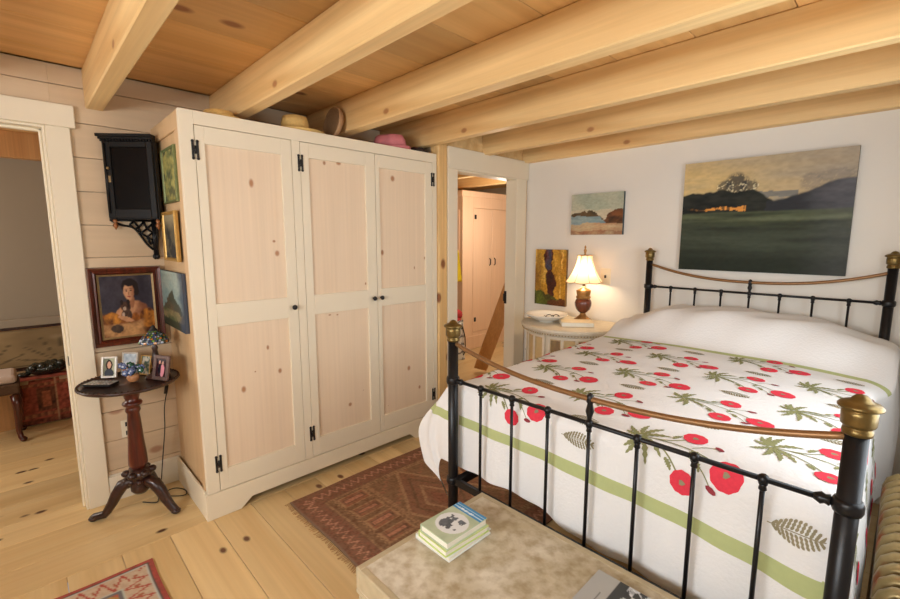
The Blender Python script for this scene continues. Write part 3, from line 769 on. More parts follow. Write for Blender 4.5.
def p_gold(u, v):
    c = mixc(S(206, 156, 56), S(150, 104, 40), fbm(u * 7, v * 2.2, 81))
    c = mixc(c, S(226, 186, 92), sm(.55, .8, fbm(u * 9 + 3, v * 2, 82)))
    d = abs(u - .5 - .06 * math.sin(v * 6))
    if v > .12 and d < .11 + .05 * fbm(v * 9, 1, 83) - .05 * sm(.8, .2, v): c = mixc(S(96, 48, 30), S(58, 40, 36), fbm(u * 12, v * 6, 84))
    if v > .62 and d < .09: c = mixc(S(70, 74, 90), S(130, 66, 40), fbm(u * 10, v * 6, 85))
    if u < .2 and .1 < v < .9: c = mixc(c, S(122, 96, 60), .5 * fbm(u * 20, v * 3, 86))
    if v < .28 - .2 * u: c = mixc(S(104, 112, 44), S(70, 62, 34), fbm(u * 6, v * 6, 87))
    if v < .10 and u > .4: c = S(96, 60, 36)
    return c
picture('autumn_canvas', (-2.25, YB, 1.206), (0, -1, 0), .325, .51, .03, brush(p_gold, .10, 8, 330, .3), 'small unframed ochre and brown abstract canvas left of the lit lamp', None, 0, 60, 90, backing=plain('ochre_edge', S(120, 92, 46), .6))

# ---------------------------------------------------------------- tripod table and what stands on it
TC = Vector((-2.905, .3825, 0)); TZ = .780
T = thing('pedestal_table', 'small round dark mahogany tripod table in the corner by the wardrobe', 'table', tuple(TC))
b = MB()
b.lathe([(0, TZ - .018), (.20, TZ - .018), (.225, TZ - .012), (.235, TZ - .002), (.233, TZ + .006), (.225, TZ + .007), (.219, TZ), (0, TZ)], TC, 48, wob=lambda a, h: 1 + (.006 * math.cos(46 * a) if h < TZ + .001 else 0))
b.build('table_top', M['mahog_dark'], T)
b = MB()
for i in range(56):
    a = 2 * PI * i / 56
    p = TC + Vector((.230 * math.cos(a), .230 * math.sin(a), TZ - .002)); q = TC + Vector((.225 * math.cos(a + .05), .225 * math.sin(a + .05), TZ + .008))
    b.tube([p, q], .0055, 5)
b.build('rim_carving', M['mahog_dark'], T)
b = MB()
b.lathe([(.055, .760), (.05, .735), (.038, .70), (.030, .672), (.044, .665), (.048, .656), (.044, .646), (.030, .640), (.034, .628), (.037, .615), (.029, .60), (.031, .56), (.037, .44), (.044, .35), (.047, .31), (.045, .298), (.038, .288), (.032, .275)], TC, 24, wob=lambda a, h: 1 + (.035 * math.cos(10 * a) if .31 < h < .60 else 0))
b.build('column', M['mahog'], T)
b = MB()
b.lathe([(.034, .278), (.050, .268), (.062, .25), (.058, .232), (.044, .222), (.040, .205), (.048, .19), (.046, .15), (.030, .13), (0, .125)], TC, 24, wob=lambda a, h: 1 + (.10 * math.cos(6 * a) if .2 < h < .27 else 0))
for i in range(6):
    a = i * PI / 3 + .3
    b.ball(TC + Vector((.060 * math.cos(a), .060 * math.sin(a), .255)), .024, 8, sc=(1, 1, .8))
    b.ball(TC + Vector((.044 * math.cos(a + .5), .044 * math.sin(a + .5), .205)), .017, 8)
b.build('carved_collar', M['mahog_dark'], T)
for a, ln in ((245, .245), (44, .205), (142, .21)):
    a = R(a); d = Vector((math.cos(a), math.sin(a), 0)); b = MB()
    pts = [(.025, .19), (.05, .20), (.085, .185), (.115, .14), (.14, .09), (.165, .05), (.182, .03), (ln - .015, .024), (ln, .019)]
    b.tube([TC + d * p + Vector((0, 0, z)) for p, z in pts], [.024, .030, .033, .030, .026, .023, .022, .021, .015], 10)
    b.ball(TC + d * (ln - .012) + Vector((0, 0, .018)), .02, 8, sc=(1.3, 1.3, .85))
    b.ball(TC + d * .06 + Vector((0, 0, .195)), .033, 8)
    b.build('leg', M['mahog_dark'], T)

Fv = Vector((-.7154, .6987, 0)); Rv = Vector((.6987, .7154, 0))
def onT(dr, df, z=0): return TC + Rv * dr + Fv * df + Vector((0, 0, TZ + .001 + z))
# stained glass lamp
LP = onT(.094, .085)
T = thing('stained_glass_lamp', 'small stained glass table lamp with dark base on the tripod table', 'lamp', tuple(LP))
b = MB(); b.lathe([(.058, 0), (.056, .01), (.04, .018), (.022, .028), (.014, .045), (.019, .075), (.022, .10), (.015, .125), (.011, .15), (.016, .165), (.010, .18), (.009, .235)], LP, 16, wob=lambda a, h: 1 + .12 * math.cos(5 * a + h * 30)); b.build('base', M['mahog_dark'], T)
def sg(u, v):
    n = hashf(math.floor(u * 26 + (math.floor(v * 7) % 2) * .5), math.floor(v * 7), 5)
    e = min((u * 26 + (math.floor(v * 7) % 2) * .5) % 1, (v * 7) % 1)
    if e < .14: return S(24, 26, 24)
    pal = [S(60, 84, 120), S(44, 66, 74), S(110, 150, 60), S(170, 180, 196), S(50, 70, 110), S(190, 120, 50), S(70, 110, 80), S(36, 50, 60)]
    return pal[int(n * 7.99)]
b = MB()
def shp(u, v):
    a = 2 * PI * u; r = .071 - .053 * (v ** 1.5) + .004 * math.cos(12 * a) * (1 - v); z = .196 + .070 * v ** .8
    return LP + Vector((r * math.cos(a), r * math.sin(a), z))
b.grid(104, 28, shp, 0, sg); b.build('shade', M['stained'], T, recalc=False)
b = MB(); b.lathe([(.022, .264), (.020, .272), (.010, .279), (.011, .287), (.005, .293), (0, .296)], LP, 12); b.build('finial', M['black'], T)
b = MB()
pts = [0, (-3.105, .585, .77), (-3.115, .595, .66), (-3.12, .57, .52), (-3.115, .56, .38), (-3.12, .54, .22), (-3.10, .52, .10), (-3.04, .50, .03), (-2.98, .53, .008), (-2.93, .60, .006), (-2.99, .615, .006), (-3.06, .57, .006), (-3.03, .49, .006), (-2.96, .46, .006), (-3.02, .40, .006)]
# smooth the flex
def catmull(P, n=6):
    P = [Vector(p) for p in P]; out = []
    for i in range(len(P) - 1):
        a, c, d, e = P[max(i - 1, 0)], P[i], P[i + 1], P[min(i + 2, len(P) - 1)]
        for k in range(n):
            t = k / n
            out.append(.5 * ((2 * c) + (d - a) * t + (2 * a - 5 * c + 4 * d - e) * t * t + (3 * c - a - 3 * d + e) * t ** 3))
    return out + [P[-1]]
b.tube(catmull(pts[1:]), .003, 6)
b.tube([(-3.118, .592, .655), (-3.12, .582, .605)], .010, 8)
b.build('cord', M['cable'], T)

def photo(dr, df, w, h, fw, mat, pf, label, yaw=0, lean=12, name='photo_frame'):
    base = onT(dr, df)
    n = (-Fv).copy(); n.rotate(Matrix.Rotation(R(yaw), 3, 'Z'))
    t = thing(name, label, 'picture frame', tuple(base))
    upv = Vector((0, 0, 1)) * math.cos(R(lean)) - n * math.sin(R(lean))
    nn = n * math.cos(R(lean)) + Vector((0, 0, 1)) * math.sin(R(lean))
    X = frame_xf(base + upv * h / 2 + Vector((0, 0, .002)), nn, upv)
    b = MB(); b.xf = X
    for s in (-1, 1):
        b.box((s * w / 2, -.008, -h / 2), (s * (w / 2 - fw), .004, h / 2)); b.box((-w / 2 + fw, -.008, s * h / 2), (w / 2 - fw, .004, s * (h / 2 - fw)))
    b.box((-w / 2 + .002, .004, -h / 2 + .002), (w / 2 - .002, .007, h / 2 - .002))
    b.build('frame', mat, t, bevel=.0015)
    b = MB(); b.xf = X; b.grid(24, 32, lambda u, v: ((u - .5) * (w - 2 * fw), -.003, (v - .5) * (h - 2 * fw)), 0, pf, False); b.build('photograph', M['photo'], t, recalc=False)
    b = MB(); b.xf = X; 
    b.tube([(0, .007, h * .15), (0, .03 + h * .2, -h * .46)], .004, 6); b.build('easel_leg', M['black'], t)
    return t
def el(u, v, cx, cy, rx, ry): return ((u - cx) / rx) ** 2 + ((v - cy) / ry) ** 2 < 1
def ph1(u, v):
    c = S(176, 178, 150) if u > .5 else S(120, 124, 104)
    if el(u, v, .5, .62, .30, .30): c = S(54, 36, 32)
    if el(u, v, .5, .15, .42, .26): c = S(58, 64, 76)
    if el(u, v, .5, .62, .17, .2): c = S(214, 164, 136)
    return c
photo(-.152, .05, .078, .118, .011, M['silver'], ph1, 'small silver photo frame holding a portrait of a long haired woman', 10)
def ph2(u, v):
    c = mixc(S(226, 232, 236), S(150, 166, 180), fbm(u * 4, v * 4, 4))
    return c if v > .35 else S(196, 130, 76)
photo(-.075, .10, .095, .130, .009, M['silver'], ph2, 'pale silver frame standing behind the glass flower ornament', -4)
photo(.012, .105, .072, .112, .007, M['gold'], lambda u, v: mixc(S(206, 198, 180), S(84, 110, 100), sm(.3, .7, fbm(u * 5, v * 5, 14))), 'narrow gilt photo frame between the ornament and the stained glass lamp', -14)
def ph4(u, v):
    c = S(52, 26, 34)
    if el(u, v, .62, .35, .2, .36): c = S(226, 150, 164)
    if el(u, v, .62, .76, .09, .1): c = S(206, 160, 140)
    if el(u, v, .34, .4, .16, .34): c = S(34, 30, 40)
    if el(u, v, .32, .80, .09, .1): c = S(200, 150, 130)
    return c
photo(.160, .010, .112, .135, .019, M['pewter'], ph4, 'dark pewter photo frame with a figure in a pink dress', -18)
# flower ornament
OP = onT(.026, -.01)
T = thing('flower_ornament', 'small round pot of blue and green glass flowers on the tripod table', 'ornament', tuple(OP))
b = MB(); b.lathe([(.016, 0), (.022, .004), (.030, .02), (.028, .036), (.020, .044), (.016, .046), (0, .045)], OP, 16, 0); b.build('pot', plain('mottled_pot', S(184, 128, 84), .25, noise=.6, nscale=60, coat=.4), T)
GL = [plain('blue_glass', S(84, 100, 140), .15, coat=.4), plain('green_glass', S(36, 84, 62), .15, noise=.3, coat=.4), plain('white_glass', S(214, 220, 236), .15, coat=.4)]
for i in range(14):
    a = i * 2.4; rr = .010 + .036 * (i % 4) / 3; c = OP + Vector((rr * math.cos(a), rr * math.sin(a), .058 + .036 * ((i * 7) % 5) / 4))
    b = MB()
    for k in range(5):
        q = 2 * PI * k / 5
        b.ball(c + (Rv * math.cos(q) + Vector((0, 0, 1)) * math.sin(q)) * .010 - Fv * .006, .009, 6, 0)
    b.ball(c - Fv * .012, .006, 6, 1); b.tube([OP + Vector((0, 0, .04)), c], .002, 5, 1)
    b.build('flower' if i % 3 else 'leaf_sprig', [GL[1] if i % 3 == 0 else GL[0], GL[2]], T)
TP = onT(-.105, -.068)
T = thing('mosaic_box', 'low flat mirrored mosaic box at the left front of the tripod table', 'box', tuple(TP))
b = MB(); b.xf = frame_xf(TP, -Fv)
b.box((-.072, -.036, .001), (.072, .036, .012)); b.build('box_body', M['black'], T, bevel=.002)
b = MB(); b.xf = frame_xf(TP, -Fv)
b.grid(24, 12, lambda u, v: ((u - .5) * .140, (v - .5) * .070, .0130), 0, lambda u, v: (S(60, 58, 54) if (u * 8) % 1 < .15 or (v * 4) % 1 < .18 else mixc(S(232, 232, 236), S(150, 150, 140), hashf(math.floor(u * 8), math.floor(v * 4)))), False); b.build('lid', M['stained'], T, recalc=False)
# socket, light switch
b = MB(); b.box((XL, .352, .372), (XL + .006, .412, .478)); t = thing('wall_outlet', 'ivory wall outlet low behind the tripod table', 'outlet', (XL, .382, .425)); b.build('plate', M['ivory'], t, bevel=.002)
for z in (.398, .452):
    b = MB(); b.box((XL + .006, .372, z - .013), (XL + .008, .392, z + .013)); b.build('socket', M['dark_hole'] if z < .4 else M['dark_hole'], t)
t = thing('light_switch', 'ivory light switch on the bed wall beside the lit lamp', 'switch', (-1.757, YB, 1.243))
b = MB(); b.box((-1.772, YB - .006, 1.175), (-1.684, YB, 1.312)); b.build('plate', M['ivory'], t, bevel=.002)
b = MB(); b.box((-1.735, YB - .018, 1.232), (-1.721, YB - .006, 1.256)); b.build('toggle', M['dark_hole'], t, bevel=.002)

# ---------------------------------------------------------------- nightstand with lamp, bowl, book
NZ = .872; NC = Vector((-1.88, 3.235, 0))
T = thing('nightstand', 'bow fronted distressed white nightstand with narrow mirrored panes', 'nightstand', (NC.x, NC.y, 0))
def dshape(r, yb=3.488, n=28):
    p = []
    for i in range(n + 1):
        a = PI + PI * i / n
        p.append((NC.x + r * math.cos(a), NC.y + r * math.sin(a)))
    return p + [(NC.x + r, yb), (NC.x - r, yb)]
b = MB()
b.prism(dshape(.405), 2, NZ - .022, NZ); b.prism(dshape(.392), 2, NZ - .034, NZ - .022)
b.build('top', M['distress'], T, bevel=.004)
b = MB()
for i in range(54):
    a = PI + PI * (i + .5) / 54
    b.ball(NC + Vector((.393 * math.cos(a), .393 * math.sin(a), NZ - .040)), .0055, 6)
b.build('bead_edge', M['distress_gold'], T)
b = MB(); b.prism(dshape(.345), 2, .10, NZ - .034); b.prism(dshape(.36), 2, NZ - .054, NZ - .034); b.prism(dshape(.365), 2, .06, .13)
b.build('carcass', M['distress'], T)
for x, y in ((-.28, .22), (.28, .22), (-.25, -.22), (.25, -.22)):
    b = MB(); b.lathe([(.016, 0), (.026, .03), (.022, .06)], NC + Vector((x, y, 0)), 10); b.build('foot', M['distress'], T)
def arcbox(b, a0, a1, r0, r1, z0, z1, n=3):
    for i in range(n):
        q0, q1 = a0 + (a1 - a0) * i / n, a0 + (a1 - a0) * (i + 1) / n
        V = [(r * math.cos(q), r * math.sin(q), z) for z in (z0, z1) for r, q in ((r0, q0), (r1, q0), (r1, q1), (r0, q1))]
        I = [b.av(NC + Vector(p)) for p in V]
        fs = [(0, 1, 2, 3), (4, 7, 6, 5), (1, 5, 6, 2), (0, 3, 7, 4)]
        if i == 0: fs.append((0, 4, 5, 1))
        if i == n - 1: fs.append((3, 2, 6, 7))
        for f in fs: b.af([I[k] for k in f])
npan = 4
pm = ['pane_brown', 'pane_grey', 'pane_cream', 'pane_cream', 'pane_grey', 'pane_cream', 'pane_brown', 'pane_grey']
for dn, (d0, d1) in enumerate(((R(196), R(268)), (R(272), R(344)))):
    b = MB(); z0, z1 = .14, NZ - .058
    arcbox(b, d0, d1, .346, .362, z0, z0 + .06, 10); arcbox(b, d0, d1, .346, .362, z1 - .022, z1, 10)
    st = R(3.6); w = (d1 - d0 - st) / npan
    for k in range(npan + 1): arcbox(b, d0 + k * w, d0 + k * w + st, .346, .362, z0 + .06, z1 - .022, 1)
    D = b.build('door', M['distress'], T, bevel=.002)
    for k in range(npan):
        b = MB(); arcbox(b, d0 + k * w + st, d0 + (k + 1) * w, .346, .350, z0 + .06, z1 - .022, 2); b.build('mirror_pane', M[pm[dn * 4 + k]], D)
        b = MB()
        for z in (z0 + .06, z1 - .032): arcbox(b, d0 + k * w + st, d0 + (k + 1) * w, .350, .356, z, z + .012, 2)
        for q in (d0 + k * w + st, d0 + (k + 1) * w - R(.9)): arcbox(b, q, q + R(.9), .350, .356, z0 + .06, z1 - .022, 1)
        b.build('pane_bead', M['distress_gold'], D)
    q = d0 + st * .5 if dn == 0 else d1 - st * .5
    b = MB(); p = NC + Vector((.364 * math.cos(q), .364 * math.sin(q), .60)); b.tube([p + Vector((0, 0, .03)), p - Vector((0, 0, .03))], .006, 6); b.ball(p + Vector((math.cos(q), math.sin(q), 0)) * .01, .010, 8); b.build('handle', M['black'], D)

LC = Vector((-1.825, 3.325, NZ + .0005))
T = thing('bedside_lamp', 'lit bedside lamp with a flared fabric shade on an urn base', 'lamp', tuple(LC))
b = MB(); b.lathe([(.074, 0), (.078, .008), (.07, .022), (.05, .036), (.032, .052), (.022, .066), (.024, .074)], LC, 20); b.build('base', M['urn_gold'], T)
b = MB(); b.lathe([(.024, .074), (.035, .082), (.055, .105), (.066, .135), (.068, .160), (.062, .180), (.052, .194)], LC, 22); b.build('urn', M['urn'], T)
b = MB(); b.lathe([(.052, .194), (.060, .200), (.060, .212), (.050, .218), (.054, .226), (.058, .245), (.060, .262), (.050, .268), (.034, .276), (.014, .284), (.010, .30)], LC, 22, wob=lambda a, h: 1 + (.05 * math.cos(14 * a) if h > .225 else 0)); b.build('collar', M['urn_gold'], T)
b = MB(); b.tube([LC + Vector((0, 0, .30)), LC + Vector((0, 0, .36))], .012, 10)
for s in (-1, 1): b.tube([LC + Vector((s * .012, 0, .32)), LC + Vector((s * .05, 0, .38)), LC + Vector((s * .048, 0, .47)), LC + Vector((0, 0, .545))], .002, 6)
b.build('harp', M['brass'], T)
b = MB(); b.ball(LC + Vector((0, 0, .41)), .028, 12, sc=(1, 1, 1.25)); b.build('bulb', M['bulb'], T)
def lsh(u, v):
    a = 2 * PI * u; t = v; r = .150 - .090 * (1 - (1 - t) ** 1.9)
    r *= 1 - .030 * abs(math.sin(4 * a)) ** .7 * (1 - .3 * t)
    z = .335 + .215 * t - .008 * abs(math.sin(4 * a)) * (1 - t)
    return LC + Vector((r * math.cos(a), r * math.sin(a), z))
b = MB(); b.grid(96, 14, lsh, 0); SH = b.build('shade', M['lampshade'], T, recalc=False)
b = MB()
for k in range(8):
    u = k / 8
    b.tube([lsh(u, v / 8) * 1 + (lsh(u, v / 8) - LC - Vector((0, 0, lsh(u, v / 8).z - LC.z))) * .01 for v in range(9)], .0022, 5)
for v in (0, 1): b.tube([lsh(i / 64, v) for i in range(64)], .003, 5, closed=True)
b.build('trim', plain('shade_braid', S(176, 140, 96), .8), SH)
b = MB(); b.lathe([(.010, .545), (.014, .553), (.006, .562), (.010, .575), (.013, .590), (.006, .605), (.009, .618), (0, .632)], LC, 12); b.build('finial', M['urn_gold'], T)
# bowl with eyeglasses
BC = Vector((-2.045, 3.12, NZ + .0005))
b = MB(); b.lathe([(0, .0), (.062, .0), (.066, .010), (.11, .022), (.155, .048), (.175, .062), (.178, .066), (.172, .067), (.150, .055), (.105, .031), (.06, .020), (0, .017)], BC, 40)
tag(b.build('shallow_bowl', M['white_gloss'], origin=BC), 'wide shallow white bowl on the nightstand holding a pair of eyeglasses', 'bowl')
GC = BC + Vector((.045, .03, .040)); T = thing('eyeglasses', 'dark rimmed eyeglasses lying in the white bowl', 'eyeglasses', tuple(GC))
def circ(c, r, ax, ay, n=18): return [c + ax * r * math.cos(2 * PI * i / n) + ay * r * .8 * math.sin(2 * PI * i / n) for i in range(n)]
ax = Rv; ay = Vector((0, 0, 1)) * .8 + Fv * .5; ay.normalize()
b = MB()
for s in (-1, 1): b.tube(circ(GC + ax * s * .030, .025, ax, ay), .003, 6, closed=True)
b.tube([GC - ax * .006 + ay * .008, GC + ay * .014, GC + ax * .006 + ay * .008], .003, 6); b.build('rims', M['cable'], T)
for s in (-1, 1):
    b = MB(); p = GC + ax * s * .055; b.tube([p, p + Fv * .05 + Vector((0, 0, .0)), p + Fv * .085 + Vector((0, 0, -.003))], .0025, 6); b.build('temple_arm', M['cable'], T)
def book(name, c, lx, ly, h, rotz, covmat, label, cov=None, cover_t=.003, spine='-x', group=None, backmat=None):
    """hard cover: boards, spine, page block; top artwork as its own face"""
    X = Matrix.Translation(c) @ Matrix.Rotation(rotz, 4, 'Z')
    t = thing(name, label, 'book', tuple(c), group)
    b = MB(); b.xf = X
    b.box((-lx / 2, -ly / 2, 0), (lx / 2, ly / 2, cover_t)); b.box((-lx / 2, -ly / 2, h - cover_t), (lx / 2, ly / 2, h)); b.box((-lx / 2, -ly / 2, cover_t), (-lx / 2 + cover_t, ly / 2, h - cover_t))
    b.build('cover', covmat, t, bevel=.0008)
    b = MB(); b.xf = X; b.box((-lx / 2 + cover_t, -ly / 2 + .004, cover_t), (lx / 2 - .004, ly / 2 - .004, h - cover_t)); b.build('pages', M['paper'], t)
    if cov:
        b = MB(); b.xf = X; b.grid(60, 80, lambda u, v: ((u - .5) * lx * .995, (v - .5) * ly * .995, h + .0004), 0, cov, False); b.build('cover_art', M['bookcover'], t, recalc=False)
    return t
book('book', Vector((-1.775, 3.14, NZ + .001)), .16, .25, .036, R(-52), plain('cream_cover', S(226, 206, 170), .5, noise=.05), 'thick cream book lying in front of the lit bedside lamp')

# ---------------------------------------------------------------- trunk at the foot of the bed
KX0, KX1, KY0, KY1, KZ = -1.112, -.12, .672, 1.268, .53
T = thing('blanket_chest', 'worn beige canvas trunk standing at the foot of the bed', 'trunk', ((KX0 + KX1) / 2, (KY0 + KY1) / 2, 0))
b = MB(); b.box((KX0 + .008, KY0 + .008, .02), (KX1 - .008, KY1 - .008, KZ - .09)); b.build('trunk_body', M['chest'], T, bevel=.008, seg=2)
b = MB(); b.box((KX0, KY0, KZ - .088), (KX1, KY1, KZ)); lid = b.build('lid', M['chest'], T, bevel=.010, seg=3)
b = MB()
b.box((KX0 - .002, KY0 - .002, KZ - .088), (KX1 + .002, KY1 + .002, KZ - .070))
for x in (KX0 - .001, KX1 - .025): b.box((x, KY0 - .001, KZ - .07), (x + .026, KY1 + .001, KZ + .0012))
for y in (KY0 - .0015, KY1 - .025): b.box((KX0 + .02, y, KZ - .07), (KX1 - .02, y + .0265, KZ + .001))
b.build('edge_band', M['chest_band'], lid, bevel=.004)
b = MB()
for z in (.03, .42): b.box((KX0 + .004, KY0 + .004, z - .012), (KX1 - .004, KY1 - .004, z + .012))
for i in range(5):
    x = KX0 + .06 + (KX1 - KX0 - .16) * i / 4; b.box((x, KY0 + .001, .03), (x + .04, KY0 + .010, .43))
b.build('wood_slat', M['chest_band'], T, bevel=.003)

BR = R(-2)
bz = KZ + .0022
def c_white(u, v): return mixc(S(228, 232, 226), S(206, 214, 204), .3 * fbm(u * 6, v * 6, 3))
book('book', Vector((-1.0, .994, bz)), .165, .205, .018, BR + R(2), plain('white_cover', S(232, 234, 228), .4), 'white book at the bottom of the stack on the trunk', c_white)
book('book', Vector((-.988, .984, bz + .0190)), .142, .198, .022, BR + R(-1), plain('lime_cover', S(196, 214, 120), .4), 'lime edged book in the middle of the stack on the trunk', lambda u, v: S(206, 216, 150))
def c_top(u, v):
    c = mixc(S(176, 190, 158), S(196, 206, 176), fbm(u * 4, v * 4, 6))
    if v > .80:
        c = S(58, 142, 196)
        if .86 < v < .885 or .93 < v < .945: c = S(206, 230, 240)
        if .84 < v < .9 and .1 < u < .7 and fbm(u * 60, v * 10, 2) > .5: c = S(235, 245, 250)
    d = ((u - .52) / .44) ** 2 + ((v - .44) / .30) ** 2
    if d < 1:
        c = S(228, 230, 230)
        n = fbm(u * 9, v * 9, 17)
        if (el(u, v, .45, .36, .22, .14) and n > .3) or (.3 < v < .62 and .25 < u < .8 and n > .56): c = mixc(S(50, 54, 60), S(110, 116, 122), n)
    return c
book('book', Vector((-.986, .982, bz + .0418)), .134, .188, .026, BR + R(1), plain('sage_cover', S(186, 200, 166), .4), 'sage green book with a blue band, on top of the stack on the trunk', c_top)
def c_mag(u, v):
    c = S(174, 172, 168)
    if v < .76:
        c = S(56, 56, 58)
        n = fbm(u * 12, v * 14, 23)
        if u > .46 and n > .46 and v < .66: c = mixc(S(150, 152, 156), S(226, 228, 230), fbm(u * 30, v * 30, 24))
        if .12 < u < .42 and (v * 24) % 1 < .45 and .48 < v < .70 and fbm(u * 40, math.floor(v * 24) * 3.1, 25) > .40: c = S(216, 216, 216)
        if .08 < u < .44 and .28 < v < .40 and fbm(u * 26, v * 26, 27) > .5: c = S(206, 206, 210)
    elif .83 < v < .845 and .2 < u < .62: c = S(110, 108, 106)
    return c
book('magazine', Vector((-.425, 1.085, bz)), .215, .28, .012, R(90), plain('grey_cover', S(120, 118, 116), .4), 'grey magazine with a dark picture cover at the right end of the trunk', c_mag)['category'] = 'magazine'

# ---------------------------------------------------------------- iron and brass bed
BX0, BX1, FY, HY = -1.339, -.037, 1.327, 3.411
BED = thing('iron_bed', 'black iron bed with brass caps and bowed brass top rails', 'bed', ((BX0 + BX1) / 2, (FY + HY) / 2, 0))
def bed_end(y, top, zr, ze, zm, zlow, ns, capmat):
    for x in (BX0, BX1):
        b = MB(); b.tube([(x, y, 0), (x, y, top - .085)], .0225, 20)
        b.lathe([(.022, 0), (.030, .012), (.030, .03), (.022, .045)], (x, y, 0), 16)
        p = b.build('post', M['iron'], BED)
        b = MB(); b.lathe([(.023, -.094), (.0275, -.092), (.0285, -.086), (.0275, -.079), (.0255, -.077), (.0255, -.073), (.0300, -.071), (.0322, -.066), (.0326, -.044), (.0318, -.036), (.0300, -.0345), (.0405, -.0295), (.041, -.025), (.036, -.019), (.027, -.015), (.019, -.012), (.0155, -.006), (.010, -.001), (0, .002)], (x, y, top), 28)
        b.build('brass_cap', capmat, p)
        for z in (zr, zlow):
            b = MB(); b.lathe([(.022, -.018), (.027, -.016), (.030, -.008), (.030, .008), (.027, .016), (.022, .018)], (x, y, z), 18); b.build('collar', M['iron'], p)
    b = MB(); b.tube([(BX0 + .02, y, zr), (BX1 - .02, y, zr)], .0075, 10)
    for s, x in ((1, BX0), (-1, BX1)):
        b.lathe([(.008, .028), (.014, .032), (.011, .040), (.015, .048), (.011, .056), (.008, .062)] if s > 0 else [(.008, -.062), (.011, -.056), (.015, -.048), (.011, -.040), (.014, -.032), (.008, -.028)], (x, y, zr), 12, axis=0)
    b.build('cross_rail', M['iron'], BED)
    b = MB(); b.box((BX0, y - .012, zlow - .016), (BX1, y + .004, zlow + .016)); b.build('lower_rail', M['iron'], BED)
    W_ = BX1 - BX0
    for i in range(1, 8):
        x = BX0 + W_ * i / 8
        b = MB(); b.tube([(x, y, zlow), (x, y, zr)], .0062, 10); sp = b.build('spindle', M['iron'], BED)
        b = MB(); b.ball((x, y, zr), .0145, 12); b.lathe([(.006, -.032), (.010, -.028), (.008, -.018), (.011, -.012)], (x, y, zr), 10); b.build('joint_knob', M['iron'], sp)
    pts = []
    for i in range(33):
        t = i / 32; k = (2 * t - 1) ** 2
        pts.append((BX0 + W_ * t, y, zm + (ze - zm) * (k ** 1.15)))
    b = MB(); b.tube(pts, .0095, 12); b.build('brass_rail', M['brass_tube'], BED)
    xm = BX0 + W_ / 2
    b = MB(); b.lathe([(.006, zr), (.008, zr + .02), (.014, (zr + zm) / 2), (.009, zm - .016), (.013, zm - .010), (.011, zm + .012), (.007, zm + .018), (0, zm + .022)], (xm, y, 0), 12); b.build('centre_support', M['iron'], BED)
bed_end(FY, 1.205, .937, 1.108, 1.022, .47, 7, M['brass'])
bed_end(HY, 1.487, 1.2006, 1.372, 1.272, .47, 7, M['brass'])
for x in (BX0 + .03, BX1 - .03):
    b = MB(); b.box((x - .016, FY, .455), (x + .016, HY, .487)); b.build('side_rail', M['iron'], BED)
b = MB(); b.box((BX0 + .05, FY + .075, .49), (BX1 - .055, HY - .04, .845)); tag(b.build('mattress', M['mattress'], origin=((BX0 + BX1) / 2, 2.37, .49), bevel=.04, seg=3), 'mattress on the iron bed beneath the poppy quilt', 'mattress')

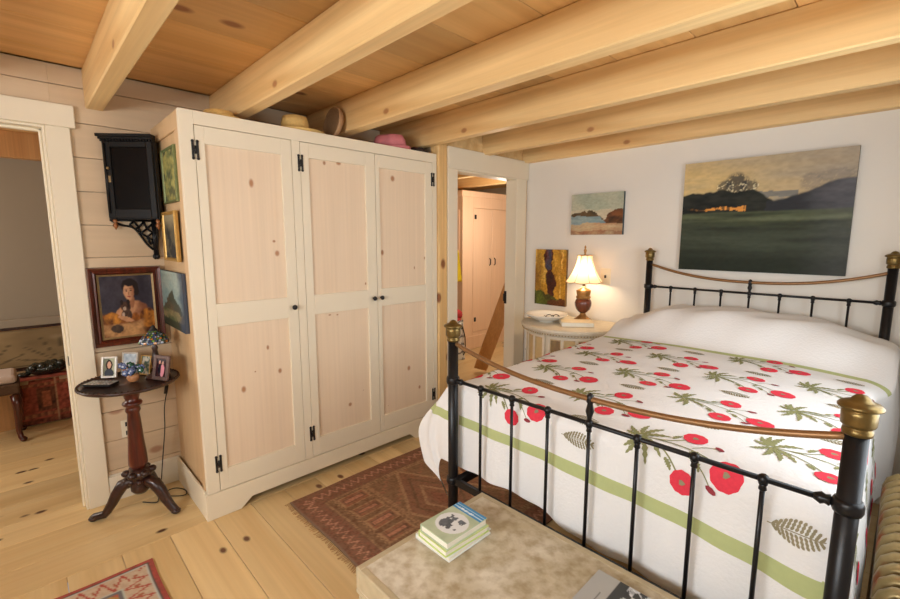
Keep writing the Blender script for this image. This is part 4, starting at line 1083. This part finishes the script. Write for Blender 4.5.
# ---------------------------------------------------------------- quilt
QX0, QX1, QY0, QY1 = -1.392, -.018, 1.372, 3.385
QZ = .908
DL, DR_ = .46, .50
def drop(d, Rr=.05):
    if d <= 0: return 0, 0
    if d < Rr * PI / 2: return Rr * math.sin(d / Rr), Rr * (1 - math.cos(d / Rr))
    return Rr, Rr + d - Rr * PI / 2
def quilt(u, v):
    """u: cloth coordinate across the bed (x), v: along it (y); beyond the edges the cloth hangs"""
    Rr = .05
    dxl, dxr, dy = (QX0 + Rr) - u, u - (QX1 - Rr), (QY0 + Rr) - v
    x = min(max(u, QX0 + Rr), QX1 - Rr); y = max(v, QY0 + Rr); z = QZ
    t = (x - QX0) / (QX1 - QX0)
    # crown, pillows, soft folds
    z += .022 * math.sin(PI * max(0, min(1, t))) * sm(1.38, 1.7, v)
    hp = sm(2.74, 3.05, v) * (1 - .55 * sm(3.28, 3.42, v))
    z += hp * (.075 + .105 * sm(.0, .25, t) * (1 - .75 * sm(.80, 1.02, t)) * (1 - .08 * math.sin(t * 9)))
    z += .0035 * math.sin(9 * u + 4 * v) * math.sin(7.3 * v - 2 * u) + .002 * math.sin(23 * v + 3 * u) 
    if v > 2.74: z += .006 * math.sin(19 * u + 6 * math.sin(5 * v)) * sm(2.74, 2.9, v)
    ox = oy = dn = 0.0
    if dy > 0 and dxl <= 0 and dxr <= 0:
        oy, dn = drop(dy); dn *= 1 + .20 * sm(.1, 1, t) + .24 * sm(.68, .95, t) * (1 - .25 * sm(.95, 1.0, t))
        hang = sm(.05, .4, dn)
        oy += hang * (.010 * math.sin(u * 16 + 1) + .006 * math.sin(u * 37))
        dn += hang * .010 * math.sin(u * 8 + .5)
    elif dy <= 0 and (dxl > 0 or dxr > 0):
        d = dxl if dxl > 0 else dxr
        ox, dn = drop(d); hang = sm(.05, .4, dn)
        if dxl > 0: ox = -(ox + hang * (.06 + .03 * math.sin(v * 9) + .12 * sm(1.9, 1.38, v)))
        else: ox = ox - .006 + hang * (.024 + .005 * math.sin(v * 11)) + .055 * sm(2.55, 2.85, v) * sm(0, .08, d)
        oy = 0
    elif dy > 0:
        d = dxl if dxl > 0 else dxr
        r = math.hypot(d, dy); ph = math.atan2(dy, d); o, dn = drop(r)
        if dxl > 0:
            fl = (.17 * math.sin(min(1, r / .64) * PI * .97)) * math.sin(2 * ph) ** .35 if r > 0 else 0
            hang = sm(.05, .4, r)
            ox = -o * math.cos(ph) - fl - hang * (.18) * math.cos(ph) ** 8
            oy = o * math.sin(ph) + hang * .01 * math.sin(ph * 9) + fl * .05
            dn *= .99
        else:
            ox = o * math.cos(ph) + (.020 * sm(.05, .4, r) - .006) * math.cos(ph); oy = o * math.sin(ph); dn *= 1 + .38 * math.sin(ph)
    return Vector((x + ox, y - oy, z - dn))
# cloth grid with lines on the stripe edges
VH0, VH1 = 2.715, 2.760      # head stripe
VF0, VF1 = QY0 - .172, QY0 - .128
vlist = [QY0 - .375 + (VF0 - QY0 + .375) * i / 30 for i in range(30)] + [VF0, (VF0 + VF1) / 2, VF1]
vlist += [VF1 + (QY0 + .06 - VF1) * i / 30 for i in range(1, 31)]
vlist += [QY0 + .06 + (VH0 - QY0 - .06) * i / 42 for i in range(1, 42)] + [VH0, (VH0 + VH1) / 2, VH1]
vlist += [VH1 + (3.40 - VH1) * i / 26 for i in range(1, 27)]
ulist = [QX0 - DL + .40 * i / 64 for i in range(64)] + [QX0 - .06 + .12 * i / 12 for i in range(12)] + [QX0 + .06 + (QX1 - .06 - QX0 - .06) * i / 60 for i in range(60)] + [QX1 - .06 + .12 * i / 12 for i in range(12)] + [QX1 + .06 + (DR_ - .06) * i / 18 for i in range(19)]
b = MB()
I = [[b.av(quilt(u, v)) for u in ulist] for v in vlist]
for j in range(len(vlist) - 1):
    vm = (vlist[j] + vlist[j + 1]) / 2
    for i in range(len(ulist) - 1):
        du = QX0 + .05 - (ulist[i] + ulist[i + 1]) / 2; dv = QY0 + .05 - vm
        if du > 0 or ulist[i] > QX1 + .02 and vm > 2: m = 0
        else: m = 1 if VH0 < vm < VH1 or VF0 < vm < VF1 else 0
        b.af((I[j][i], I[j][i + 1], I[j + 1][i + 1], I[j + 1][i]), m, True)
nq = len(b.f)
def qn(u, v):
    e = .006
    a = quilt(u + e, v) - quilt(u - e, v); c = quilt(u, v + e) - quilt(u, v - e)
    n = a.cross(c); n.normalize(); return n
def qp(u, v, h=.0018):
    return quilt(u, v) + qn(u, v) * h
def blob(cx, cy, rx, ry, rot, mat, n=18, scal=0.0, h=.0018, lobes=9):
    ca, sa = math.cos(rot), math.sin(rot)
    def at(fr, k):
        a = 2 * PI * k / n; q = fr * (1 + scal * math.cos(lobes * a))
        x, y = rx * q * math.cos(a), ry * q * math.sin(a)
        return b.av(qp(cx + x * ca - y * sa, cy + x * sa + y * ca, h))
    c0 = b.av(qp(cx, cy, h)); prev = None
    for fr in (.5, 1.0):
        ring = [at(fr, k) for k in range(n)]
        for k in range(n):
            if prev is None: b.af((c0, ring[k], ring[(k + 1) % n]), mat, True)
            else: b.af((prev[k], ring[k], ring[(k + 1) % n], prev[(k + 1) % n]), mat, True)
        prev = ring
def strip(pts, w, mat, h=.0016):
    rows = []
    n = len(pts)
    for k in range(n):
        p = Vector(pts[k]); t = Vector(pts[min(k + 1, n - 1)]) - Vector(pts[max(k - 1, 0)]); t.normalize(); s_ = Vector((-t.y, t.x))
        ww = w(k / (n - 1)) if callable(w) else w
        rows.append([b.av(qp(*(p + s_ * ww), h)), b.av(qp(*(p - s_ * ww), h))])
    for k in range(n - 1): b.af((rows[k][0], rows[k][1], rows[k + 1][1], rows[k + 1][0]), mat, True)
def leafy(p, ang, ln, wd, mat=3):
    n = 11; d = Vector((math.cos(ang), math.sin(ang))); s_ = Vector((-d.y, d.x))
    pts = [Vector(p) + d * ln * k / (n - 1) + s_ * .10 * ln * math.sin(k / (n - 1) * PI) for k in range(n)]
    strip(pts, lambda t: wd * (math.sin(PI * min(1, t * .93 + .07)) ** .8) * (1.25 if int(round(t * 10)) % 2 else .62) + .0006, mat, .0017 + .0002 * random.random())
def curve2(p, q, bend, n=8):
    p, q = Vector(p), Vector(q); d = q - p; s_ = Vector((-d.y, d.x))
    return [p + d * k / n + s_ * bend * math.sin(PI * k / n) for k in range(n + 1)]
def motif(cx, cy, sc=1.0, seed=0):
    rnd = random.Random(seed)
    def g(x, y): return (cx + x * sc, cy + y * sc)
    base = g(0, 0)
    fl = [(.140, .080, .035, .032), (.148, -.100, .035, .032), (.258, -.045, .042, .037)]
    for (x, y, rx, ry) in fl:
        strip(curve2(base, g(x, y), .12 if y < 0 else -.12), .0022 * sc, 3)
    for a, l in ((2.3, .060), (2.9, .045), (-2.3, .062), (1.2, .085), (-1.2, .09), (.55, .085), (-.6, .09), (1.75, .07), (-1.8, .075)):
        leafy(g(.006 * math.cos(a), .006 * math.sin(a)), a + rnd.uniform(-.2, .2), l * sc, .0078 * sc)
    for (x, y, a, l) in ((.085, .04, 1.0, .036), (.09, -.05, -.9, .036), (.15, -.02, .8, .032), (.17, -.03, -1.0, .034)):
        leafy(g(x, y), a, l * sc, .0065 * sc)
    for i, (x, y, rx, ry) in enumerate(fl):
        blob(*g(x, y), rx * sc, ry * 1.05 * sc, rnd.uniform(-.4, .4), 2, 40, .03, .0022, 10)
        blob(*g(x, y), .009 * sc, .008 * sc, 0, 4, 8, .2, .0028, 5)
    for (x, y) in ((.215, .055), (.225, -.09)):
        blob(*g(x, y), .016 * sc, .008 * sc, rnd.uniform(-.6, .6), 5, 8, 0, .0024)
        strip(curve2(g(.15, y * .3), g(x, y), .1), .0014 * sc, 3)
def fern(cx, cy, sc=1.0):
    for k in range(11):
        x = cx + (k - 5) * .0105 * sc; w = .024 * sc * math.sin(PI * (k + 1.3) / 12.6)
        for s_ in (-1, 1):
            for q in (.3, .65, 1.0):
                blob(x + .008 * s_ * s_ * q * sc, cy + s_ * w * q,   .0058 * sc, .0036 * sc, s_ * .8, 4, 6, 0, .0018)
    strip([(cx - .065 * sc + .0145 * sc * k, cy) for k in range(10)], .0011 * sc, 4)
for k in range(-1, 5):
    x0 = -1.196 + .322 * k
    if x0 < QX0 - .3: continue
    for r in range(4):
        y0 = 2.64 - .405 * r if k % 2 == 0 else 2.41 - .40 * r
        if k % 2 and r > 2 or k > 3: continue
        motif(x0, y0, 1.0, k * 10 + r)
        if r < 3 and not (k == 3 and r == 2): fern(x0 + .12, y0 - .2, .85)
        if r == 0 and k % 2: fern(x0 + .11, 2.62, .85)
    if k == 1: fern(x0 + .12, 1.33, 1.0)
fern(-.128, 1.318, .95)
arc = [(QX0 + .05 - .2 * math.cos(PI / 2 * i / 40), QY0 + .05 - .2 * math.sin(PI / 2 * i / 40)) for i in range(40, -1, -1)]
strip([(QX0 + .062, QY0 + .05 - .2), (QX0 + .055, QY0 + .05 - .2)] + arc + [(QX0 + .05 - .2, QY0 + .05 + (VH0 - QY0 - .05) * i / 60) for i in range(1, 61)], .022, 1, .0012)
for y0 in (1.55, 1.95, 2.35): motif(.13, y0, .9, int(y0 * 100))
q = b.build('quilt', [M['linen'], M['green'], M['red'], M['leaf'], M['sepia'], M['crimson']], origin=((QX0 + QX1) / 2, 2.3, QZ), recalc=False)
tag(q, 'white quilt printed with red poppies and sage bands, covering the bed', 'quilt')

# ---------------------------------------------------------------- rugs
def rug(name, x0, x1, y0, y1, colf, label, cell=.0075, thick=.008, fr=None):
    t = thing(name, label, 'rug', ((x0 + x1) / 2, (y0 + y1) / 2, 0))
    nu, nv = int((x1 - x0) / cell), int((y1 - y0) / cell)
    def P_(u, v):
        x, y = x0 + (x1 - x0) * u, y0 + (y1 - y0) * v
        return (x + .004 * math.sin(y * 7), y + .004 * math.sin(x * 9), thick + .0015 * math.sin(x * 21) * math.sin(y * 17))
    b = MB(); b.grid(nu, nv, P_, 0, lambda u, v: colf((x1 - x0) * u, (y1 - y0) * v, x1 - x0, y1 - y0))
    per = [(i / 40, 0) for i in range(40)] + [(1, i / 40) for i in range(40)] + [(1 - i / 40, 1) for i in range(40)] + [(0, 1 - i / 40) for i in range(40)]
    A = []; B_ = []
    for (u, v) in per:
        p = P_(u, v); c = colf((x1 - x0) * u, (y1 - y0) * v, x1 - x0, y1 - y0)
        A.append(b.av(p, c)); B_.append(b.av((p[0], p[1], .0015), c))
    for k in range(len(per)): b.af((A[k], B_[k], B_[(k + 1) % len(per)], A[(k + 1) % len(per)]), 0)
    b.build('pile', M['rug'], t, recalc=False)
    if fr:
        fm = plain('fringe_wool', S(176, 128, 80), .95, noise=.3)
        for yy, s in ((y0, -1), (y1, 1)):
            if s not in fr: continue
            b = MB(); x = x0 + .004
            while x < x1:
                l = .022 + .016 * random.random(); dx = random.uniform(-.012, .012)
                b.tube([(x, yy, .006), (x + dx * .5, yy + s * l * .6, .003), (x + dx, yy + s * l, .0025)], .0016, 4); x += .009 + .005 * random.random()
            b.build('fringe', fm, t)
    return t
def zig(s, d, period, amp, w):
    p = (s / period) % 1; tri = abs(p - .5) * 2
    return abs(d - tri * amp) < w
def rug1(x, y, Wd, Ln):
    red = S(128, 78, 66); dk = S(78, 50, 46); pk = S(206, 146, 122); ol = S(104, 84, 58); tan = S(176, 138, 100); br = S(130, 94, 68)
    e = min(x, Wd - x); f = min(y, Ln - y); n = fbm(x * 60, y * 60, 91, 2)
    if f < .012: return S(140, 116, 96)
    d = min(e, f)
    s = y if e < f else x
    if d < .022: c = mixc(red, dk, n)
    elif d < .16:
        c = mixc(red, dk, n * 1.1)
        if zig(s, d - .05, .052, .05, .009): c = pk
        elif zig(s + .026, d - .028, .052, .05, .0035) or zig(s, d - .095, .052, .04, .0035): c = S(140, 70, 56)
        if d > .145: c = mixc(tan, ol, (s * 60) % 1)
    elif f < .44:
        q = f - .16; c = mixc(S(100, 60, 44), ol, n * 1.2)
        kx = ((x - .16) % .14) - .07; ky = q - .14
        m = max(abs(kx) * 1.0, abs(ky) * .55)
        if m < .052:
            c = mixc(S(150, 82, 62), br, n)
            if m > .042: c = tan
            elif abs(kx) < .012 and abs(ky) < .06: c = S(196, 130, 104)
            elif abs(kx) < .022 and abs(ky) < .072: c = dk
        elif zig(x, q - .03, .035, .02, .004) or zig(x, q - .225, .035, .02, .004): c = tan
        if q > .25: c = mixc(tan, br, .5 * ((x * 50) % 1 > .5) + .4 * n)
    else:
        c = mixc(br, ol, n * 1.2)
        cx = x - Wd / 2; cy = ((y - .44) % .46) - .23
        m = abs(cx) / .42 + abs(cy) / .23
        if m < 1.0: c = mixc(S(140, 88, 66), S(104, 66, 50), n)
        if abs(m - 1.0) < .05: c = tan
        if abs(m - .70) < .035: c = S(74, 56, 40)
        if abs(m - .42) < .05: c = S(176, 136, 100)
        if m < .2: c = S(120, 56, 46)
        if m > 1.05 and (int(x * 34) + int(y * 34)) % 5 == 0: c = S(150, 100, 74)
        if e < .185: c = mixc(tan, ol, (s * 45) % 1)
    c = mixc(c, S(190, 142, 110), .10 + .22 * n)
    c = mixc(c, S(176, 142, 112), .22)
    return mixc(c, S(80, 52, 42), .36 * sm(.45, .8, fbm(x * 130, y * 130, 95, 2)))
rug('bedside_rug', -2.405, -1.235, 1.022, 2.80, rug1, 'worn red brown tribal rug between the wardrobe and the bed', fr=(-1, 1))
def rug2(x, y, Wd, Ln):
    n = fbm(x * 70, y * 70, 92, 2)
    e = min(x, Wd - x); f = min(y, Ln - y); d = min(e, f); s = y if e < f else x
    ivory = S(214, 196, 170); red = S(178, 66, 58); rust = S(200, 100, 72); blue = S(92, 104, 116)
    if d < .018: c = mixc(S(186, 56, 58), S(140, 44, 46), n)
    elif d < .027: c = S(60, 62, 66)
    elif d < .036: c = S(200, 206, 200)
    elif d < .13:
        c = mixc(ivory, S(196, 172, 148), n)
        p = (s / .075) % 1
        if abs(((d - .04) / .09) - abs(p - .5) * 2) < .13: c = red
        if abs(((d - .04) / .09) - .5) < .14 and abs(p - .02) < .10: c = S(170, 96, 66)
    elif d < .142: c = S(188, 200, 190)
    elif d < .155: c = blue
    else:
        c = mixc(rust, S(160, 78, 62), n)
        if (int(x * 22) * 3 + int(y * 22) * 5) % 7 == 0: c = S(206, 168, 120)
        if abs((x * 5) % 1 - .5) < .1 and abs((y * 5) % 1 - .5) < .2: c = blue
        if abs((x * 2.6) % 1 - .5) + abs((y * 2.6) % 1 - .5) < .18: c = S(150, 50, 48)
        if abs(abs((x * 2.6) % 1 - .5) + abs((y * 2.6) % 1 - .5) - .22) < .03: c = S(176, 140, 74)
    return mixc(c, S(196, 160, 132), .18)
rug('patterned_rug', -2.43, -1.30, -1.25, .338, rug2, 'red and ivory patterned rug at the bottom left on the pine floor')

# ---------------------------------------------------------------- radiator along the right wall
T = thing('column_radiator', 'bronze painted column radiator beside the bed at the right edge', 'radiator', (.10, 1.75, 0))
ra, rb_, rt = .042, .180, .660
for i in range(19):
    y = 1.215 + .061 * i
    b = MB()
    pts = [(ra, y, .09), (ra, y, rt - .05)] + [(ra + .05 - .05 * math.cos(a), y, rt - .05 + .05 * math.sin(a)) for a in (R(30), R(60), R(90))] + [(rb_ - .05 + .05 * math.sin(a), y, rt - .05 + .05 * math.cos(a)) for a in (R(30), R(60), R(90))] + [(rb_, y, .09)]
    pts[4] = (ra + .05, y, rt)
    b.tube(pts, .0185, 12)
    b.tube([(ra, y, .12), (rb_, y, .12)], .026, 10); b.tube([((ra + rb_) / 2, y, .12), ((ra + rb_) / 2, y, rt - .02)], .019, 10)
    b.build('section', M['bronze'], T)
b = MB(); b.tube([((ra + rb_) / 2, 1.19, .12), ((ra + rb_) / 2, 2.34, .12)], .024, 10); b.tube([((ra + rb_) / 2, 1.19, rt - .05), ((ra + rb_) / 2, 2.34, rt - .05)], .022, 10); b.build('header_pipe', M['bronze'], T)
for y in (1.215, 1.215 + .061 * 18):
    for x in (ra, rb_):
        b = MB(); b.lathe([(.026, 0), (.022, .03), (.020, .10)], (x, y, 0), 12); b.build('foot', M['bronze'], T)

# ---------------------------------------------------------------- things in the room beyond the left door
t = thing('storage_bench', 'low bench with a painted leafy backrest in the left room', 'bench', (-5.17, .4, 0))
b = MB(); b.box((-5.36, -.75, .0), (-4.985, 1.6, .36)); b.build('bench_body', M['board'], t, bevel=.004)
b = MB(); b.box((-5.37, -.78, .36), (-4.955, 1.62, .395)); b.build('seat', wood('bench_seat', S(150, 120, 88), S(176, 148, 112), 1, .5), t, bevel=.004)
def p_leafy(u, v):
    c = mixc(S(172, 146, 104), S(134, 112, 78), fbm(u * 9, v * 3, 101))
    for cx, cy in ((.40, .12), (.62, .15), (.82, .12), (.2, .1)):
        dx, dy = (u - cx) * 5.5, v - cy
        r = math.hypot(dx, dy); a = math.atan2(dy, dx)
        if .05 < r < .68 and dy > -.05 and abs(math.sin(a * 6.5)) < .42 * (1 - r): c = mixc(S(84, 72, 54), c, .25)
    c = mixc(c, S(176, 152, 116), .7 * sm(.10, .0, math.hypot((u - .40) * 3, v - .75)))
    return c
b = MB(); b.grid(90, 40, lambda u, v: (-5.375 + .0, -.75 + 2.35 * u, .40 + .36 * v), 0, p_leafy, False); b.build('backrest', M['paint'], t, recalc=False)
b = MB(); b.box((-5.416, -.78, .36), (-5.376, 1.62, .79)); b.build('back_frame', M['board'], t)
b = MB(); b.box((-5.416, -.78, .79), (-5.36, 1.62, .86)); b.build('top_rail', M['plaster_grey'], t, bevel=.004)
b = MB(); b.box((-5.375, -.76, .765), (-5.366, 1.6, .79)); b.box((-5.375, -.76, .395), (-5.366, 1.6, .425)); b.build('edge_moulding', M['mahog_dark'], t)
def kil(u, v):
    x, y = u * 1.9, v
    n = fbm(x * 40, y * 14, 111, 2)
    c = mixc(S(184, 96, 76), S(138, 72, 58), n)
    if v < .12 or v > .9: c = mixc(S(92, 50, 40), S(150, 90, 66), n)
    if .14 < v < .24 or .80 < v < .88: c = mixc(S(186, 120, 84), S(110, 70, 56), (x * 18) % 1)
    p = (x * 2.2) % 1
    if abs(p - .5) < .16 and .26 < v < .78: c = mixc(S(70, 50, 40), S(140, 88, 64), n)
    if abs(p - .5) < .08 and .34 < v < .7: c = S(176, 104, 74)
    if abs(abs(p - .5) - .18) < .012: c = S(186, 140, 104)
    return mixc(c, S(70, 48, 40), .4 * sm(.5, .75, fbm(x * 60, v * 30, 112, 2)))
b = MB(); 
def kp(u, v): 
    return (-4.945 - .006 * math.sin(u * 40) * v - .006, -.12 + 1.6 * u, .012 + .40 * v if v < .95 else .012 + .40 * .95 + .001)
b.grid(150, 50, lambda u, v: kp(u, v), 0, kil); b.grid(60, 10, lambda u, v: (-4.951 - .16 * v, -.12 + 1.6 * u, .3975), 0, lambda u, v: kil(u, .9), False)
tag(b.build('kilim', M['rug'], origin=(-4.95, .6, .39), recalc=False), 'red flat woven rug hanging over the front of the bench', 'rug')
b = MB(); c = Vector((-5.10, .10, .398))
b.ball(c + Vector((0, 0, .052)), .09, 16, sc=(.8, 1.55, .62)); b.ball(c + Vector((.01, .19, .03)), .045, 10, sc=(.8, 1.3, .62)); b.ball(c + Vector((.01, -.15, .022)), .04, 10, sc=(.8, 1.2, .5))
for i in range(10): b.ball(c + Vector((.04 * math.cos(i * 2.1), -.09 + .02 * i, .075 + .012 * math.sin(i * 3))), .032, 8)
tag(b.build('dark_sculpture', M['dark_sculpt'], origin=c), 'dark lumpy glazed sculpture lying on the bench in the left room', 'sculpture')
T = thing('upholstered_stool', 'woven brown stool with a pale cushion at the left edge', 'stool', (-4.80, -.30, 0))
b = MB(); b.box((-4.935, -.56, .385), (-4.62, -.075, .465)); b.build('seat', M['rush'], T, bevel=.012, seg=2)
b = MB(); b.box((-4.925, -.55, .465), (-4.63, -.085, .535)); b.build('cushion', M['cushion'], T, bevel=.028, seg=3)
for sx, sy in ((1, 1), (1, -1), (-1, 1), (-1, -1)):
    x, y = -4.778 + sx * .128, -.318 + sy * .21
    b = MB(); b.tube([(x, y, .375), (x + sx * .014, y + sy * .012, .30), (x + sx * .008, y + sy * .006, .2), (x - sx * .006, y - sy * .004, .09), (x + sx * .002, y + sy * .004, .035), (x + sx * .02, y + sy * .024, .014)], [.030, .032, .025, .018, .018, .020], 10); b.ball((x + sx * .012, y + sy * .016, .018), .022, 8, sc=(1.1, 1.1, .8))
    b.build('leg', M['mahog'], T)

# ---------------------------------------------------------------- things in the room beyond the far doorway
T = thing('pine_wardrobe', 'pinkish pine wardrobe seen through the far doorway', 'wardrobe', (-4.5, 5.0, 0))
px, p0, p1, pz = -4.2, 4.34, 5.42, 2.205
b = MB(); b.box((-4.72, p0, .10), (px - .025, p1, pz - .08)); b.build('carcass', M['pink_pine'], T)
b = MB(); b.box((-4.73, p0 - .02, pz - .08), (px + .012, p1 + .02, pz)); b.build('cornice', M['pink_pine'], T, bevel=.006)
b = MB(); b.box((-4.73, p0 - .012, 0), (px + .008, p1 + .012, .19)); b.build('plinth', M['pink_pine'], T, bevel=.006)
b = MB()
for a, c in ((p0, 4.545), (5.36, p1)): b.box((px - .025, a, .19), (px, c, pz - .08))
b.box((px - .025, 4.545, 1.98), (px, 5.36, pz - .08)); b.box((px - .025, 4.545, .19), (px, 5.36, .24)); b.build('face_frame', M['pink_pine'], T, bevel=.002)
for i, (a, c) in enumerate(((4.549, 4.95), (4.955, 5.357))):
    b = MB(); b.box((px - .018, a, .245), (px + .002, c, 1.975)); d = b.build('door', M['pink_pine'], T, bevel=.003)
    k = c - .05 if i == 0 else a + .05
    b = MB(); b.tube([(px + .002, k, 1.28), (px + .022, k, 1.265), (px + .022, k, 1.195), (px + .002, k, 1.18)], .007, 6); b.build('handle', M['black'], d)
    for z in (1.86, .42):
        h = a + .045 if i == 0 else c - .045
        b = MB(); b.box((px + .002, h - .02, z - .03), (px + .005, h + .02, z + .03)); b.build('hinge', M['black'], d)
b = MB(); b.box((-4.62, p0 - .010, 1.02), (-4.30, p0, 1.12)); b.box((-4.66, p0 - .010, 1.12), (-4.60, p0, 1.95)); b.box((-4.32, p0 - .010, 1.12), (-4.26, p0, 1.95)); b.build('side_frame', M['pink_pine'], T, bevel=.002)
b = MB(); b.box((-4.60, p0 - .004, 1.14), (-4.32, p0 - .002, 1.93)); b.build('side_panel', M['pane_grey'], T)
b = MB()
def garment(u, v):
    w = .055 + .05 * (1 - v) ; x = -4.275 + (u - .5) * w * 1.6
    return (x, p0 - .035 - .022 * math.cos(u * PI * 3) * (1.1 - v) - .01, .98 + .40 * v)
b.grid(20, 14, garment, 0)
b.tube([(-4.275, p0 - .03, 1.38), (-4.275, p0 - .012, 1.40)], .006, 6)
o = tag(b.build('yellow_garment', M['yellow'], origin=(-4.32, p0 - .03, 1.38), recalc=False), 'yellow cloth hanging on the side of the pine wardrobe beyond the doorway', 'cloth')
md = o.modifiers.new('thick', 'SOLIDIFY'); md.thickness = .004
# tote bag
def stripe(u, v):
    return S(40, 44, 52) if (v * 5 + .4 * math.sin(u * 9)) % 1 < .22 else S(224, 222, 216)
bc = Vector((-4.06, 4.02, 0)); T = thing('tote_bag', 'white striped cloth bag with red top on the floor beyond the doorway', 'bag', tuple(bc))
b = MB(); b.grid(40, 30, lambda u, v: bc + Vector(((.17 - .03 * v) * math.cos(2 * PI * u) * (1 + .08 * math.sin(6 * PI * u)), (.13 - .02 * v) * math.sin(2 * PI * u), .004 + .50 * v + .02 * math.sin(u * 20) * v)), 0, stripe); b.build('bag_body', M['paint'], T, recalc=False)
b = MB(); b.ball(bc + Vector((0, 0, .50)), .12, 14, sc=(1.0, .8, .7)); b.ball(bc + Vector((.05, .03, .58)), .07, 10); b.build('cloth_bundle', plain('red_cloth', S(190, 60, 62), .85, noise=.4, nscale=16), T)
b = MB(); b.tube([bc + Vector((.14, .02, .48)), bc + Vector((.19, .03, .30)), bc + Vector((.20, .03, .12)), bc + Vector((.17, .02, .06))], .008, 6); b.build('strap', M['cable'], T)
# leaning board
a0, a1 = Vector((-3.37, 3.79, .0)), Vector((-2.70, 3.70, 1.46))
d = (a1 - a0).normalized(); s_ = d.cross(Vector((-.7, .7, .1))).normalized(); n_ = s_.cross(d)
b = MB(); V = [b.av(p + s_ * q * .075 + n_ * r * .014) for p in (a0 + Vector((0, 0, .04)), a1) for q, r in ((-1, -1), (1, -1), (1, 1), (-1, 1))]
for f in ((3, 2, 1, 0), (4, 5, 6, 7), (0, 1, 5, 4), (1, 2, 6, 5), (2, 3, 7, 6), (3, 0, 4, 7)): b.af([V[k] for k in f])
tag(b.build('leaning_board', M['board'], origin=a0), 'wide brown board leaning inside the far doorway', 'board')

# ---------------------------------------------------------------- light
def area(name, loc, rot, sx, sy, power, col):
    l = bpy.data.lights.new(name, 'AREA'); l.shape = 'RECTANGLE'; l.size = sx; l.size_y = sy; l.energy = power; l.color = col
    o = bpy.data.objects.new(name, l); COL.objects.link(o); o.location = loc; o.rotation_euler = rot; return o
area('daylight_rear_window', ((WX0 + WX1) / 2, YF - .12, (WZ0 + WZ1) / 2), (R(90), 0, 0), WX1 - WX0, WZ1 - WZ0, 120, (.93, .97, 1))
area('daylight_side_window', (XR + .12, (RY0 + RY1) / 2, (RZ0 + RZ1) / 2), (R(90), 0, R(90)), RY1 - RY0, RZ1 - RZ0, 32, (.88, .95, 1))
area('daylight_near_window', (XR + .12, (SY0 + SY1) / 2, (WZ0 + WZ1) / 2), (R(90), 0, R(90)), SY1 - SY0, WZ1 - WZ0, 16, (.93, .97, 1))
area('left_room_fill', (-4.4, YF + .02, 1.5), (R(90), 0, 0), 1.2, 1.0, 36, (1, .93, .85))  # added fill inside the left room; the wall behind it has no window
def bulb(name, loc, power, col, rad=.03):
    l = bpy.data.lights.new(name, 'POINT'); l.energy = power; l.color = col; l.shadow_soft_size = rad
    o = bpy.data.objects.new(name, l); COL.objects.link(o); o.location = loc; return o
bulb('lamp_glow', LC + Vector((0, 0, .41)), 22, (1, .74, .47), .035)
bulb('hall_fill', (-3.3, 4.2, 1.8), 38, (1, .90, .78), .12)  # unseen fill light without a fitting, hung low to brighten the hall ceiling
w = bpy.data.worlds.new('world'); scene.world = w; w.use_nodes = True
w.node_tree.nodes['Background'].inputs[0].default_value = (.75, .85, 1, 1); w.node_tree.nodes['Background'].inputs[1].default_value = .6

cam = bpy.data.cameras.new('camera'); cam.sensor_fit = 'HORIZONTAL'; cam.sensor_width = 36; cam.lens = 442.3 / 900 * 36; cam.clip_start = .02
co = bpy.data.objects.new('camera', cam); COL.objects.link(co); co.location = (0, 0, 1.55); co.rotation_euler = (R(90 - 7.72), 0, R(45.68)); scene.camera = co
vs = scene.view_settings; vs.view_transform = 'Standard'; vs.look = 'None'; vs.exposure = -0.36; vs.gamma = 1; vs.use_curve_mapping = False
